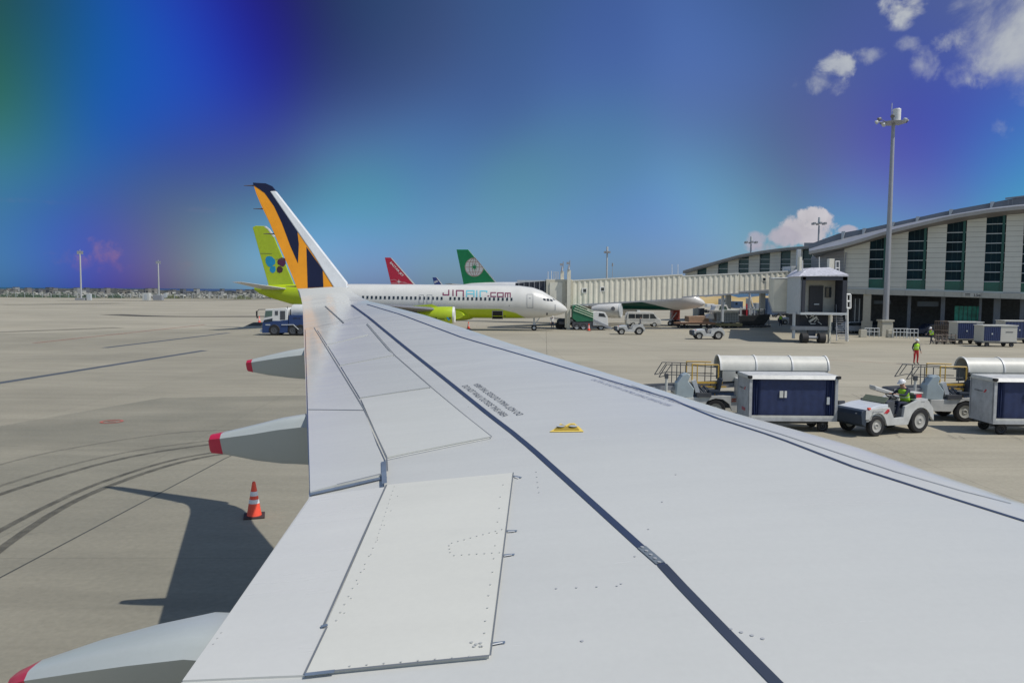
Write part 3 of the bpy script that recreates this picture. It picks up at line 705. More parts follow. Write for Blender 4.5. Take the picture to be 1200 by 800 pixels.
# eave, soffit, roof, clerestory band
E1 = [(948, 294.5), (985, 287), (1019, 277), (1040, 270.5), (1090, 258.5), (1113, 253), (1160, 245.3), (1200, 241), (1300, 236), (1400, 233)]
R1 = [(958, 288.5), (980, 281.5), (1040, 267), (1080, 258), (1113, 251.6), (1160, 243.6), (1200, 239), (1300, 234), (1400, 231)]
R2 = [(952, 285), (986, 272.5), (1010, 269), (1047, 261), (1075, 255), (1115, 246.2), (1160, 238), (1200, 230), (1300, 217), (1400, 207)]
NX = 26; xs = [948 + (1400 - 948) * k / NX for k in range(NX + 1)]
ro = MB(); rings = []
for x in xs:
    e = TF.px(x, interp(E1, x), 1.8); r1 = TF.px(x, interp(R1, x), -9.0); r1.z = max(r1.z, e.z + .05)
    back = r1 + TF.n * -30 + Vector((0, 0, -2)); rings.append([e, r1, back, back - Vector((0, 0, .5)), e - Vector((0, 0, .05))])
ro.loft(rings); tb(ro, 'roof', roofm)
eb = MB(); rings = []
for x in xs:
    e = TF.px(x, interp(E1, x), 1.84); e2 = e + Vector((0, 0, .03)); l = e - Vector((0, 0, .36))
    rings.append([e2 + TF.n * .0, e2 - TF.n * .5, l - TF.n * .35, l])
eb.loft(rings); tb(eb, 'eave_gutter', fasc)
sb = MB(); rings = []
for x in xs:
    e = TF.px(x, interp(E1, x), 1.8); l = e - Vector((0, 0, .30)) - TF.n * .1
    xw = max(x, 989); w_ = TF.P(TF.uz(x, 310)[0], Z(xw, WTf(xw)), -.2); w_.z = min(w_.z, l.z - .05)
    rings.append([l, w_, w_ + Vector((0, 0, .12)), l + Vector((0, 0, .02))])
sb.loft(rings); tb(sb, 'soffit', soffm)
bb = MB(); rings = []
for x in xs:
    b0 = TF.px(x, interp(R1, x) + 3, -9.1); t0 = TF.px(x, interp(R2, x), -9.1); rings.append([b0, t0, t0 - TF.n * 9, b0 - TF.n * 9])
bb.loft(rings); tb(bb, 'clerestory_band', bandm)
for x in (987, 1011.5, 1045, 1074, 1113, 1161):
    b0 = TF.px(x, interp(R1, x) + .6, -9.0); t0 = TF.px(x + 1.5, interp(R2, x) - 1.0, -9.0)
    q = TF.d * .16
    tb(MB().prism([b0 - q * .6, b0 + q * .6, t0 + q * 1.6, t0 - q * 1.2], TF.n * .5), 'roof_divider', lgrey)
pb = MB(); p0 = TF.px(1179, 233, -8.8); p1 = TF.px(1400, 200, -8.8)
for (x, y) in ((1181, 1.0), (1186, 1.0)): pb.prism([TF.px(x, interp(R1, x), -8.7), TF.px(x + 1, interp(R1, x), -8.7), TF.px(x + 1, 233.5, -8.7), TF.px(x, 233.5, -8.7)], TF.n * .1)
pb.prism([TF.px(1178, 233.6, -8.7), TF.px(1178, 232.2, -8.7), TF.px(1400, 205, -8.7), TF.px(1400, 207.5, -8.7)], TF.n * .4)
tb(pb, 'roof_frame', roofm)
# end wall at the left corner
e0 = TF.P(0, 0, 0); e1 = D(951, 320, 106); e1.z = 0
ew = MB(); n_ = Vector((0, .3, 0)); zt = Z(989, 293); zb = Z(989, 344)
ew.prism([e0 + Vector((-.02, .02, zb)), e0 + Vector((-.02, .02, zt)), e1 + Vector((0, 0, zt - .4)), e1 + Vector((0, 0, zb))], n_)
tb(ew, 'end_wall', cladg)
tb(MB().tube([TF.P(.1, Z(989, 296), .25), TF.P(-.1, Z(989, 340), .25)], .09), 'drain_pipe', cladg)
# ground storey: back wall, floor glass, columns
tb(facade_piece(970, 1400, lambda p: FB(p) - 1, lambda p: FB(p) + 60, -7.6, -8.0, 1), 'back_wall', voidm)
def column(px0, px1, off, m, dep=.8, name='column'):
    u0, u1 = TF.uz(px0, 370, off)[0], TF.uz(px1, 370, off)[0]; c = TF.P((u0 + u1) / 2, 2.4, off - dep / 2)
    rot = Matrix.Rotation(math.atan2(TF.d.y, TF.d.x), 3, 'Z')
    zt_ = Z((px0 + px1) / 2, FB((px0 + px1) / 2)) - .0
    c.z = zt_ / 2; mb = MB().box(c, (abs(u1 - u0), dep, zt_), rot); return tb(mb, name, m)
column(1011, 1020, .0, colm)
def tbox(px0, px1, y0, y1, off, dep, m, name, **k):
    return tb(facade_generic(px0, px1, y0, y1, off, dep), name, m, **k)
def facade_generic(px0, px1, y0, y1, off, dep):
    mb = MB(); u0, zt_ = TF.uz(px0, y0, off); u1, _ = TF.uz(px1, y0, off); _, zb_ = TF.uz((px0 + px1) / 2, y1, off); zb_ = max(zb_, 0)
    return mb.loft([[TF.P(u, zb_, off), TF.P(u, zt_, off), TF.P(u, zt_, off - dep), TF.P(u, zb_, off - dep)] for u in (u0, u1)])
tbox(1009.5, 1022, 376, 393, .1, 1.0, colm, 'column_base')
for (a, b) in ((1064, 1068), (1103, 1108), (1148, 1151), (1165, 1173), (1196, 1201), (1250, 1258)): tbox(a, b, FB(a) + .2, 395, -1.5, .8, colb, 'column')
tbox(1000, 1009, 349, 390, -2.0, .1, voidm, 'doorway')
tbox(1002, 1003, 350, 390, -1.8, .15, mull, 'door_frame'); tbox(1007, 1008, 350, 390, -1.8, .15, mull, 'door_frame')
tg = tbox(1119, 1149, 358.5, 376, -3.0, .2, mat('green_screen', (.02, .30, .22), .4, noise=.45, nscale=1.6), 'green_glass_screen')
for x in (1124, 1129, 1134, 1139, 1144): tbox(x, x + .5, 358.5, 376, -2.9, .08, voidm, 'screen_mullion')
tbox(1113, 1152, 376, 382, -2.9, .5, mat('counter_grey', (.10, .13, .16), .5), 'counter')
tbox(1075, 1100, 353, 359, -3, .4, mat('duct_blue_grey', (.10, .13, .17), .5), 'duct')
tbox(1024, 1044, 352, 356, -3, .4, MAT['duct_blue_grey'], 'duct')
# second, farther terminal wing
A2 = D(802, 330, 138); B2 = D(960, 330, 120); TF2 = PlaneFrame(A2, B2)
t2 = empty('terminal_building', TF2.A, 0, 'farther cream terminal wing with small teal windows behind the boarding bridge', 'building')
def f2(x0, x1, yt, yb, off, dep, name, m, nx=6):
    rings = []
    for k in range(nx + 1):
        px = x0 + (x1 - x0) * k / nx; u = TF2.uz(px, 325, off)[0]; zt_ = TF2.uz(px, yt(px), off)[1]; zb_ = TF2.uz(px, yb(px), off)[1]
        rings.append([TF2.P(u, zb_, off) - TF2.A, TF2.P(u, zt_, off) - TF2.A, TF2.P(u, zt_, off - dep) - TF2.A, TF2.P(u, zb_, off - dep) - TF2.A])
    return MB().loft(rings).build(name, m, t2)
RT2 = [(802, 317.5), (815, 313.5), (840, 306.5), (865, 299.5), (885, 295.8), (900, 293.5), (920, 291), (940, 289.5), (955, 288.5), (990, 287)]
rt2 = lambda p: interp(RT2, p)
w2 = [(816.7, 827.7), (841, 852.7), (865, 877), (889.6, 901.6), (914, 925.7), (939.7, 951)]
ed = [803] + [e for w_ in w2 for e in w_] + [990]
for i in range(0, len(ed) - 1, 2): f2(ed[i], ed[i + 1], lambda p: rt2(p) + 1.5, lambda p: 322 if p < 930 else 322, 0, .4, 'wall_cladding', clad)
for a, b in w2:
    f2(a, b, lambda p: rt2(p) + 3, lambda p: 322, -.25, .15, 'window', mat('window_teal', (.008, .055, .07), .2))
    for yy in (303.5, 309, 314.5):
        if yy > rt2((a + b) / 2) + 5: f2(a, b, lambda p: yy, lambda p: yy + .7, -.15, .1, 'mullion', mull, 1)
f2(803, 990, lambda p: 321.9, lambda p: 344 , 0, 6, 'lower_wall', mat('lower_wall_grey', (.42, .42, .40), .6))
f2(800, 992, lambda p: rt2(p) - .4, lambda p: rt2(p) + 2.2, 1.2, 20, 'roof', roofm, 20)
f2(800, 992, lambda p: rt2(p) - 1.0, lambda p: rt2(p) + .4, 1.35, .3, 'eave_gutter', fasc, 20)
for px in (812, 850, 890, 930): 
    u = TF2.uz(px, 340)[0]; MB().box(TF2.P(u, 2.5, -1) - TF2.A, (.8, .8, 5.0)).build('column', colm, t2)
f2(941, 960, lambda p: 284.5, lambda p: 289, -4, 5, 'roof_plant', roofm, 1)
# ------------------------------------------------------------------ aircraft
def livery(name, base, belly, zpts, tail=None, soft=.15):
    """paint: belly colour under a line z(s) along the hull"""
    m, nt, b = node_mat(name); N = nt.nodes.new; L = nt.links.new
    t = N('ShaderNodeTexCoord'); sp = N('ShaderNodeSeparateXYZ'); L(t.outputs['Object'], sp.inputs[0])
    fc = N('ShaderNodeFloatCurve'); 
    mr = N('ShaderNodeMapRange'); mr.inputs[1].default_value = 0; mr.inputs[2].default_value = -45; L(sp.outputs['X'], mr.inputs[0]); L(mr.outputs[0], fc.inputs['Value'])
    c = fc.mapping.curves[0]; pts = [(s / 45, z / 10) for s, z in zpts]
    c.points[0].location = pts[0]; c.points[1].location = pts[-1]
    for p in pts[1:-1]: c.points.new(*p)
    for p in c.points: p.handle_type = 'VECTOR'
    fc.mapping.use_clip = False; fc.mapping.update()
    z = N('ShaderNodeMath'); z.operation = 'MULTIPLY_ADD'; L(fc.outputs[0], z.inputs[0]); z.inputs[1].default_value = -10; L(sp.outputs['Z'], z.inputs[2])
    r = N('ShaderNodeMapRange'); r.interpolation_type = 'SMOOTHSTEP'; L(z.outputs[0], r.inputs[0]); r.inputs[1].default_value = soft; r.inputs[2].default_value = -soft
    mx = N('ShaderNodeMix'); mx.data_type = 'RGBA'; L(r.outputs[0], mx.inputs['Factor']); mx.inputs['A'].default_value = (*base, 1); mx.inputs['B'].default_value = (*belly, 1)
    n = N('ShaderNodeTexNoise'); n.inputs['Scale'].default_value = .6; n.inputs['Detail'].default_value = 6; L(t.outputs['Object'], n.inputs['Vector'])
    r2 = N('ShaderNodeMapRange'); L(n.outputs['Fac'], r2.inputs[0]); r2.inputs[1].default_value = .3; r2.inputs[2].default_value = .7; r2.inputs[3].default_value = .94; r2.inputs[4].default_value = 1.04
    s = N('ShaderNodeVectorMath'); s.operation = 'SCALE'; L(mx.outputs['Result'], s.inputs[0]); L(r2.outputs[0], s.inputs['Scale']); L(s.outputs[0], b.inputs['Base Color']); b.inputs['Roughness'].default_value = .28
    return m
ST = [(0, 2.65, .04, .04), (.25, 2.68, .36, .36), (.8, 2.78, .70, .68), (1.6, 2.95, 1.05, 1.0), (2.4, 3.14, 1.38, 1.3), (3.2, 3.32, 1.68, 1.52), (4.4, 3.5, 1.92, 1.75), (6, 3.58, 2.04, 1.86), (7.5, 3.6, 2.08, 1.88), (15, 3.6, 2.08, 1.88), (26, 3.6, 2.08, 1.88), (29, 3.72, 1.92, 1.72), (32, 4.02, 1.62, 1.35), (35, 4.35, 1.22, .95), (37.5, 4.66, .8, .55), (38.8, 4.85, .45, .3), (39.4, 4.95, .15, .12)]
def hull(T, s):
    if s <= T[0][0]: return T[0][1:]
    for a, b in zip(T[:-1], T[1:]):
        if s <= b[0]:
            t = (s - a[0]) / (b[0] - a[0]); return tuple(a[i] + (b[i] - a[i]) * t for i in (1, 2, 3))
    return T[-1][1:]
class Plane:
    def __init__(s, name, loc, rz, label, T, m, sc=1.0, dz=0.0, group=None):
        s.T = [(a * sc, z + dz, r1, r2) for a, z, r1, r2 in T]; s.root = empty(name, loc, rz, label, 'airplane', group)
        rings = []; L_ = s.T[-1][0]; ss = sorted(set([t[0] for t in s.T] + [L_ * k / 60 for k in range(1, 60)]))
        for q in ss:
            zc, rz_, ry = hull(s.T, q); rings.append([Vector((-q, math.cos(a) * ry, zc + math.sin(a) * rz_)) for a in [2 * math.pi * i / 36 for i in range(36)]])
        s.body = MB().loft(rings).build('fuselage', m, s.root, smooth=True)
    def snap(s, q, z, off=.012):
        zc, rz_, ry = hull(s.T, q); t = max(-.98, min(.98, (z - zc) / rz_)); return Vector((-q, -(ry + off) * math.sqrt(1 - t * t), z))
    def sz(s, px, py):
        y = -1.85
        for _ in range(3):
            p = on_plane(s.root, px, py, y); y = s.snap(-p.x, p.z).y
        return -p.x, p.z
    def patch(s, px0, px1, py0, py1, name, m, off=.012, n=4):
        s0, z0 = s.sz(px0, py0); s1, z1 = s.sz(px1, py1); vs = []
        for j in range(n + 1):
            for i in range(n + 1): vs.append(s.snap(s0 + (s1 - s0) * i / n, z0 + (z1 - z0) * j / n, off))
        fs = [(j * (n + 1) + i, j * (n + 1) + i + 1, (j + 1) * (n + 1) + i + 1, (j + 1) * (n + 1) + i) for j in range(n) for i in range(n)]
        return MB().add(vs, fs).build(name, m, s.root)
    def strokes(s, lines, w, name, m, off=.02):
        mb = MB()
        for ln in lines:
            P = [s.sz(*p) for p in ln]
            for (a, b), (c, d) in zip(P[:-1], P[1:]):
                L_ = math.hypot(c - a, d - b); ux, uz = (c - a) / L_, (d - b) / L_; a -= ux * w / 2; b -= uz * w / 2; c += ux * w / 2; d += uz * w / 2; nx, nz = -uz * w / 2, ux * w / 2
                k = max(2, int(L_ / .12)); vs = []
                for i in range(k + 1):
                    t = i / k; x, z = a + (c - a) * t, b + (d - b) * t
                    vs += [s.snap(x + nx, z + nz, off), s.snap(x - nx, z - nz, off)]
                mb.add(vs, [(2 * i, 2 * i + 1, 2 * i + 3, 2 * i + 2) for i in range(k)])
        return mb.build(name, m, s.root)
    def fin(s, px, t, name, m, extra_low=None):
        poly = [on_plane(s.root, *p, 0) for p in px]
        return MB().prism([v + Vector((0, -t, 0)) for v in poly], (0, 2 * t, 0)).build(name, m, s.root, bevel=.05)
    def decal(s, px, t, name, m, th=.01, parent=None):
        poly = [on_plane(s.root, *p, -t) for p in px]
        return MB().prism(poly, (0, -th, 0)).build(name, m, parent or s.root)
    def wing(s, root, tip, name, m, dz=.0):
        """root/tip: (s_le, s_te, y, z, thick)"""
        rings = []
        for (a, b, y, z, th) in (root, tip):
            rg = []
            for k in range(14):
                x = (1 - math.cos(math.pi * k / 13)) / 2; rg.append(Vector((-(a + (b - a) * x), y, z + naca(x, th) * abs(b - a))))
            for k in range(12, 0, -1):
                x = (1 - math.cos(math.pi * k / 13)) / 2; rg.append(Vector((-(a + (b - a) * x), y, z - naca(x, th * .8) * abs(b - a))))
            rings.append(rg)
        return MB().loft(rings).build(name, m, s.root, smooth=True)
    def engine(s, x, y, z, L_, r, m, lip=white):
        e = MB().lathe((x, y, z), (-1, 0, 0), [(0, r * .86), (-.02, r * .93), (.15, r * .99), (L_ * .3, r), (L_ * .6, r * .93), (L_ * .82, r * .74), (L_, r * .5)], 28).build('engine', m, s.root, smooth=True)
        MB().lathe((x + .05, y, z), (-1, 0, 0), [(-.02, r * .80), (-.08, r * .86), (-.03, r * .94), (.14, r * .995), (.2, r * .98)], 28).build('engine_lip', lip, e, smooth=True)
        MB().lathe((x + .06, y, z), (-1, 0, 0), [(0, r * .8), (.01, 0.05)], 24).build('fan', dgrey, e)
        MB().prism([(x - L_ * .35, y + .12, z + r * .8), (x - L_ * .95, y + .12, z + r * .45), (x - L_ * 1.4, y + .12, z + r * .95), (x - L_ * .6, y + .12, z + r * 1.25)], (0, -.24, 0)).build('pylon', m, s.root)
        return e
    def gear(s, x, y, r, w, h, gap=.45, name='landing_gear'):
        g = MB().tube([(x, y, r), (x, y, h)], .11, 10); g.box((x, y, r + .5), (.3, .2, .3)); g.cyl((x, y - gap, r), (x, y + gap, r), .07); g.tube([(x, y, r + .3), (x + .9, y, h)], .06)
        o = g.build(name, lgrey, s.root)
        for sy in (-1, 1):
            wb = MB().lathe((x, y + sy * gap - w / 2, r), (0, 1, 0), [(0, r * .75), (.05, r), (w - .05, r), (w, r * .75)], 20).build('wheel', black, o, smooth=True)
            MB().lathe((x, y + sy * gap - w / 2 - .02, r), (0, 1, 0), [(0, r * .2), (0.0, r * .5), (w + .04, r * .5), (w + .04, r * .2)], 16).build('rim', lgrey, wb)
        return o
# --- lime and white twin jet
jl = livery('livery_lime', (.66, .655, .62), (.42, .54, .015), [(0, -2), (3.6, 0.6), (5, 1.45), (6.5, 2.25), (8.5, 2.72), (24, 2.72), (29, 3.3), (32.2, 4.2), (33.5, 6.5), (45, 9)], soft=.10)
nose = D(665, 363, 96.8); J = Plane('passenger_jet', (nose.x, 96.8, 0), 0.0, 'white and lime green passenger jet with a butterfly emblem on its lime tail', ST, jl)
J.fin([(296.3, 266.4), (300, 264.6), (311.5, 265), (321, 277), (347.5, 340), (352, 345), (318, 345)], .16, 'tail_fin', lime)
MB().prism([on_plane(J.root, *p, -.17) for p in [(311, 264.9), (315, 268), (321.5, 277), (320.5, 278.2), (313.5, 268.5), (309.5, 265.8)]], (0, .34, 0)).build('fin_cap', white, J.root)
Z5 = lambda x, y: (240 + x / 7.275, 255 + y / 7.275)
for nm_, c_, pl in (('blue', (.01, .26, .48), [(522, 334), (545, 326), (572, 332), (600, 358), (602, 392), (580, 412), (560, 426), (535, 412), (520, 388), (515, 358)]), ('blue', (.01, .26, .48), [(556, 428), (575, 414), (600, 412), (606, 445), (596, 466), (577, 474), (558, 460), (552, 442)]),
                    ('plum', (.09, .015, .06), [(617, 372), (632, 350), (658, 338), (688, 348), (692, 395), (668, 422), (645, 412), (620, 396)]), ('brown', (.06, .02, .03), [(614, 430), (628, 412), (650, 416), (668, 436), (662, 462), (640, 474), (620, 466), (612, 448)])):
    mx_, my_ = sum(p[0] for p in pl) / len(pl), sum(p[1] for p in pl) / len(pl)
    J.decal([Z5(mx_ + (p[0] - mx_) * .97, my_ + (p[1] - my_) * .97) for p in pl], .165, 'butterfly_petal', mat('petal_' + nm_, c_, .4))
MB().prism([on_plane(J.root, *p, -.17) for p in [(305.2, 296.6), (318.6, 297.0), (318.6, 297.3), (305.2, 297.0)]], (0, -.01, 0)).build('rudder_seam', dgrey, J.root)
stm = mat('stabiliser_white', (.55, .55, .54), .4)
J.wing((35.0, 38.6, -.4, 4.95, .09), (38.5, 39.7, -7.0, 5.72, .09), 'stabiliser', stm)
J.wing((35.0, 38.6, .4, 4.95, .09), (38.5, 39.7, 7.0, 5.72, .09), 'stabiliser', stm)
wjm = mat('jet_wing_shaded', (.20, .20, .21), .35)  # whole wing darkened to carry the shade of its underside
J.wing((13.6, 21.6, -1.2, 2.35, .12), (23.2, 25.0, -17.0, 3.55, .09), 'wing', wjm)
J.wing((13.6, 21.6, 1.2, 2.35, .12), (23.2, 25.0, 17.0, 3.55, .09), 'wing', wjm)
ef = on_plane(J.root, 532, 369.2, -4.83)
eng = J.engine(ef.x, -4.83, ef.z, 4.4, 1.03, lime); J.engine(ef.x, 4.83, ef.z, 4.4, 1.03, lime)
vs, fs = text_mesh('JINAIR.com', .42, True); MB().add([Vector((ef.x - 3.05 + v.x * 1.0, -4.83 - 1.035 * math.sqrt(max(0, 1 - ((v.y - .55) / 1.03) ** 2)) - .01, ef.z - .55 + v.y)) for v in vs], fs).build('engine_lettering', mat('lettering_dark_green', (.05, .09, .02), .5), eng)
for dx, dz_, c_ in ((-.42, -.32, 'petal_blue'), (-.28, -.50, 'petal_blue'), (-.14, -.32, 'petal_plum')):
    MB().cyl((ef.x + dx - .25, -5.82, ef.z + dz_), (ef.x + dx - .25, -5.9, ef.z + dz_), .11, .11, 12).build('engine_emblem', MAT[c_], eng)
# lettering on the hull
Z4 = lambda x, y: (510 + x / 7.275, 280 + y / 7.275)
pl_ = mat('lettering_plum', (.20, .035, .09), .4); bl_ = mat('lettering_sky', (.16, .52, .62), .4)
q = lambda L_: [Z4(*p) for p in L_]
J.strokes([q([(116, 437), (116, 477), (68, 476), (68, 462)]), q([(152, 437), (152, 481)]), q([(182, 482), (182, 439), (240, 440), (240, 486)])], .15, 'lettering', pl_)
J.strokes([q([(268, 489), (268, 441), (331, 441), (331, 490)]), q([(268, 467), (331, 467)]), q([(355, 441), (355, 490)]), q([(384, 491), (384, 443), (440, 444), (440, 452)])], .15, 'lettering', bl_)
J.strokes([q([(450, 486), (456, 486)]), q([(515, 457), (475, 457), (475, 490), (515, 490)]), q([(532, 459), (580, 459), (580, 491), (532, 491), (532, 459)]), q([(598, 493), (598, 461), (640, 461), (640, 494)]), q([(619, 461), (619, 493)])], .13, 'lettering', pl_)
wpx = [423.5 + 5.13 * k for k in range(35)]
for k, x in enumerate(wpx):
    x = 425.5 + 5.115 * k
    if 520.5 < x < 526 or x > 603: continue
    y = 348.3 + (x - 426) * .0135
    J.patch(x - 1.15, x + 1.15, y - 1.75, y + 1.75, 'cabin_window', glass, .018, 2)
for (a, b, c, d, yy) in ((491.2, 496.6, 345.6, 355.6, 0), (500.5, 506.4, 345.6, 355.7, 0), (617.6, 624.6, 344.8, 360.6, 0)):
    J.strokes([[(a, c), (b, c), (b, d), (a, d), (a, c)]], .05, 'door_outline', greyp)
J.strokes([[(620.3, 349.2), (621.6, 349.2)]], .08, 'door_handle', greyp)
cg = J.patch(577, 589, 364.2, 373.4, 'cargo_opening', mat('hold_dark', (.012, .014, .02), .8), .02)
J.strokes([[(577, 364.2), (589, 364.2), (589, 373.4), (577, 373.4), (577, 364.2)]], .08, 'cargo_frame', greyp, .025)
for pts in ([(636.2, 349.6), (639.4, 349.6), (639.8, 352.4), (637, 351.8)], [(640.3, 349.7), (643.3, 350), (644.2, 352.8), (640.8, 352.5)], [(644.2, 350.2), (647.3, 351), (648, 353.2), (645, 352.9)], [(647.5, 349.6), (651, 351.0), (651, 351.7), (648.4, 351.3)]):
    P = [J.snap(*J.sz(*p), .02) for p in pts]; MB().add(P, [(0, 1, 2, 3)]).build('cockpit_window', glass, J.root)
J.strokes([[(650.6, 357), (650.6, 363)]], .09, 'probe', greyp)
J.patch(640.2, 641.8, 366.5, 369.2, 'access_hatch', dgrey, .02, 2); J.patch(596.2, 597.4, 357.5, 358.7, 'drain_port', greyp, .02, 1); J.patch(590.8, 592.4, 369.6, 371.2, 'drain_port', dgrey, .02, 1)
J.gear(-(665 - 626) / 9.3, 0, .36, .22, 1.9, .2, 'nose_gear'); J.gear(-19.2, -2.8, .55, .36, 2.1); J.gear(-19.2, 2.8, .55, .36, 2.1)
J.wing((11.5, 21, 0, 1.9, .2), (13.0, 20, -1.7, 1.9, .2), 'wing_fairing', lime)
# --- white and green jet behind the bridge
ev = livery('livery_shaded_green_belly', (.66, .66, .65), (.0, .07, .05), [(0, -2), (2.5, .5), (3.6, 2.2), (7, 3.1), (11, 3.9), (20, 4.2), (36, 4.2), (45, 4)], soft=.08)  # belly green darker than the tail: shade beneath the hull put into the colour
n2 = D(826.5, 355, 112); tl = D(536, 340, 127); rz2 = math.atan2(n2.y - tl.y, n2.x - tl.x)
E_ = Plane('passenger_jet', (n2.x, n2.y, 0), rz2, 'white jet with green belly and green tail with a round globe emblem', ST, ev, 1.0, .75)
E_.fin([(535.3, 292.4), (548.8, 292.4), (586, 336.5), (600, 342), (545.5, 342)], .17, 'tail_fin', evag)
E_.decal([(548.6, 292.4), (549.4, 292.8), (586.6, 336.2), (585.0, 336.5)], .175, 'fin_edge', white, .01)
gc = (555.8, 313.0); circ = []
def leX(y): return 548.8 + (y - 292.4) * (586 - 548.8) / (336.5 - 292.4)
for k in range(40):
    a = 2 * math.pi * k / 40; y = gc[1] + 11.2 * math.sin(a); x = min(gc[0] + 11.0 * math.cos(a), leX(y) - .3); circ.append((x, y))
em = E_.decal(circ, .18, 'globe_emblem', mat('emblem_ivory', (.80, .76, .70), .5), .01)
emr = mat('emblem_line', (.48, .32, .26), .5)
def arcpts(rx, ry, a0, a1, n_=24): 
    return [(min(gc[0] + rx * math.cos(a0 + (a1 - a0) * k / n_), leX(gc[1] + ry * math.sin(a0 + (a1 - a0) * k / n_)) - .6), gc[1] + ry * math.sin(a0 + (a1 - a0) * k / n_)) for k in range(n_ + 1)]
def line_decal(pts, w, name, m, t, parent, S=E_):
    P = [on_plane(S.root, *p, -t) for p in pts]; mb = MB(); vs = []
    for i, p in enumerate(P):
        d = P[min(i + 1, len(P) - 1)] - P[max(i - 1, 0)]; d.y = 0
        if d.length < 1e-6: d = Vector((1, 0, 0))
        d.normalize(); nn = Vector((-d.z, 0, d.x)) * w / 2; vs += [p + nn, p - nn]
    return mb.add(vs, [(2 * i, 2 * i + 1, 2 * i + 3, 2 * i + 2) for i in range(len(P) - 1)]).build(name, m, parent)
for (rx, ry) in ((10.6, 10.8), (6.0, 10.6), (2, 10.6)): line_decal(arcpts(rx, ry, 0, 2 * math.pi, 36), .10, 'emblem_line', emr, .195, em)
for yy in (-6, 0, 6):
    hw = math.sqrt(11 ** 2 - yy * yy) * .96; line_decal([(gc[0] - hw, gc[1] + yy), (min(gc[0] + hw, leX(gc[1] + yy) - .6), gc[1] + yy)], .09, 'emblem_line', emr, .197, em)
star = []
for k in range(16):
    a = math.pi * k / 8 - math.pi / 2; r_ = (5.6 if k % 4 == 0 else 4.2) if k % 2 == 0 else 1.5; star.append((gc[0] + r_ * math.cos(a), gc[1] + r_ * math.sin(a)))
E_.decal(star, .21, 'compass_star', evag, .01, em)
evw = mat('jet_wing_light', (.45, .46, .46), .4)
E_.wing((13, 21, -1.2, 2.6, .12), (23, 25, -17, 3.6, .09), 'wing', evw); E_.wing((13, 21, 1.2, 2.6, .12), (23, 25, 17, 3.6, .09), 'wing', evw)
E_.wing((35, 38.4, -.4, 5.6, .09), (38, 39.4, -6.2, 6.0, .09), 'stabiliser', evw)
e1 = on_plane(E_.root, 727, 364, -5.7); E_.engine(e1.x, -5.7, e1.z, 4.2, 1.08, white, lgrey); E_.engine(e1.x, 5.7, e1.z, 4.2, 1.08, white, lgrey)
MB().cyl((e1.x - .8, -6.85, e1.z + .3), (e1.x - .8, -6.7, e1.z + .3), .3, .3, 16).build('engine_emblem', greyp, E_.root)
E_.gear(-5, 0, .38, .24, 2.0, .2, 'nose_gear'); E_.gear(-19, -3.6, .58, .4, 2.4); E_.gear(-19, 3.6, .58, .4, 2.4)
for k in range(22): 
    E_.T; q_ = 6.5 + k * .9; P_ = [E_.snap(q_ + a, 4.85 + b, .015) for a, b in ((0, 0), (.25, 0), (.25, .35), (0, .35))]; MB().add(P_, [(0, 1, 2, 3)]).build('cabin_window', glass, E_.root)
# --- red tailed jet
f0 = D(451, 302, 182); rl = livery('livery_red_tail', (.66, .66, .65), (.50, .02, .04), [(0, -3), (24, -1), (32, 2.5), (36, 9), (45, 9)])
Rj = Plane('passenger_jet', (f0.x + 39.5, 182, 0), 0.0, 'distant jet with a crimson tail lettered in white', ST, rl)
Rj.fin([(451, 301.8), (457.6, 301.8), (459, 303), (486, 334), (491, 338), (459.5, 338)], .17, 'tail_fin', mat('fin_crimson', (.42, .012, .045), .35))
Rj.decal([(457.6, 301.8), (459.2, 302.4), (487.4, 334), (485.4, 334)], .18, 'fin_edge', white)
def dir_text(S, txt, pa, pb, hpx, t, m, name, flipv=1):
    A_ = on_plane(S.root, *pa, -t); B_ = on_plane(S.root, *pb, -t); d = B_ - A_; L_ = d.length; d.normalize(); nn = Vector((-d.z, 0, d.x)) * flipv
    vs, fs = text_mesh(txt, 1.0, True); a0 = min(v.x for v in vs); a1 = max(v.x for v in vs); b0 = min(v.y for v in vs); b1 = max(v.y for v in vs)
    return MB().add([A_ + d * (L_ * (v.x - a0) / (a1 - a0)) + nn * (hpx * (v.y - b0) / (b1 - b0)) for v in vs], fs).build(name, m, S.root)
dir_text(Rj, 'EASTAR JET', (456.2, 308.6), (471.2, 324.8), .62, .19, white, 'fin_lettering')
Rj.decal([(467.4, 326.6), (467.9, 329.6), (470.6, 330), (467.9, 330.4), (467.5, 333.4), (467.1, 330.4), (464.6, 330), (467.1, 329.6)], .19, 'star', white)
line_decal([(457.3, 328.4), (462, 327.6), (468, 330), (476, 332), (484, 333.5)], .14, 'fin_stripe', mat('stripe_pink', (.5, .2, .22), .5), .185, Rj.root, Rj)
line_decal([(458, 331.6), (466, 331), (474, 330.6), (480, 333.6)], .14, 'fin_stripe', MAT['stripe_pink'], .186, Rj.root, Rj)
# --- blue tailed jet, far
f1 = D(507, 325.5, 520); bl2 = livery('livery_blue_tail', (.6, .6, .62), (.02, .04, .2), [(0, -3), (30, -2), (45, -1)])
Bj = Plane('passenger_jet', (f1.x + 39.5, 520, 0), 0.0, 'farthest jet, only its small dark blue tail showing beside the green tail', ST, bl2)
Bj.fin([(506.8, 325), (511.2, 325), (519.5, 336), (522, 340), (510.5, 340)], .2, 'tail_fin', mat('fin_blue', (.015, .04, .19), .35))
dir_text(Bj, 'ANA', (509.2, 332.2), (513.6, 330.2), 1.5, .22, white, 'fin_lettering')
Bj.decal([(511.2, 325), (512.0, 325), (520, 335), (518.8, 335)], .22, 'fin_edge', white)
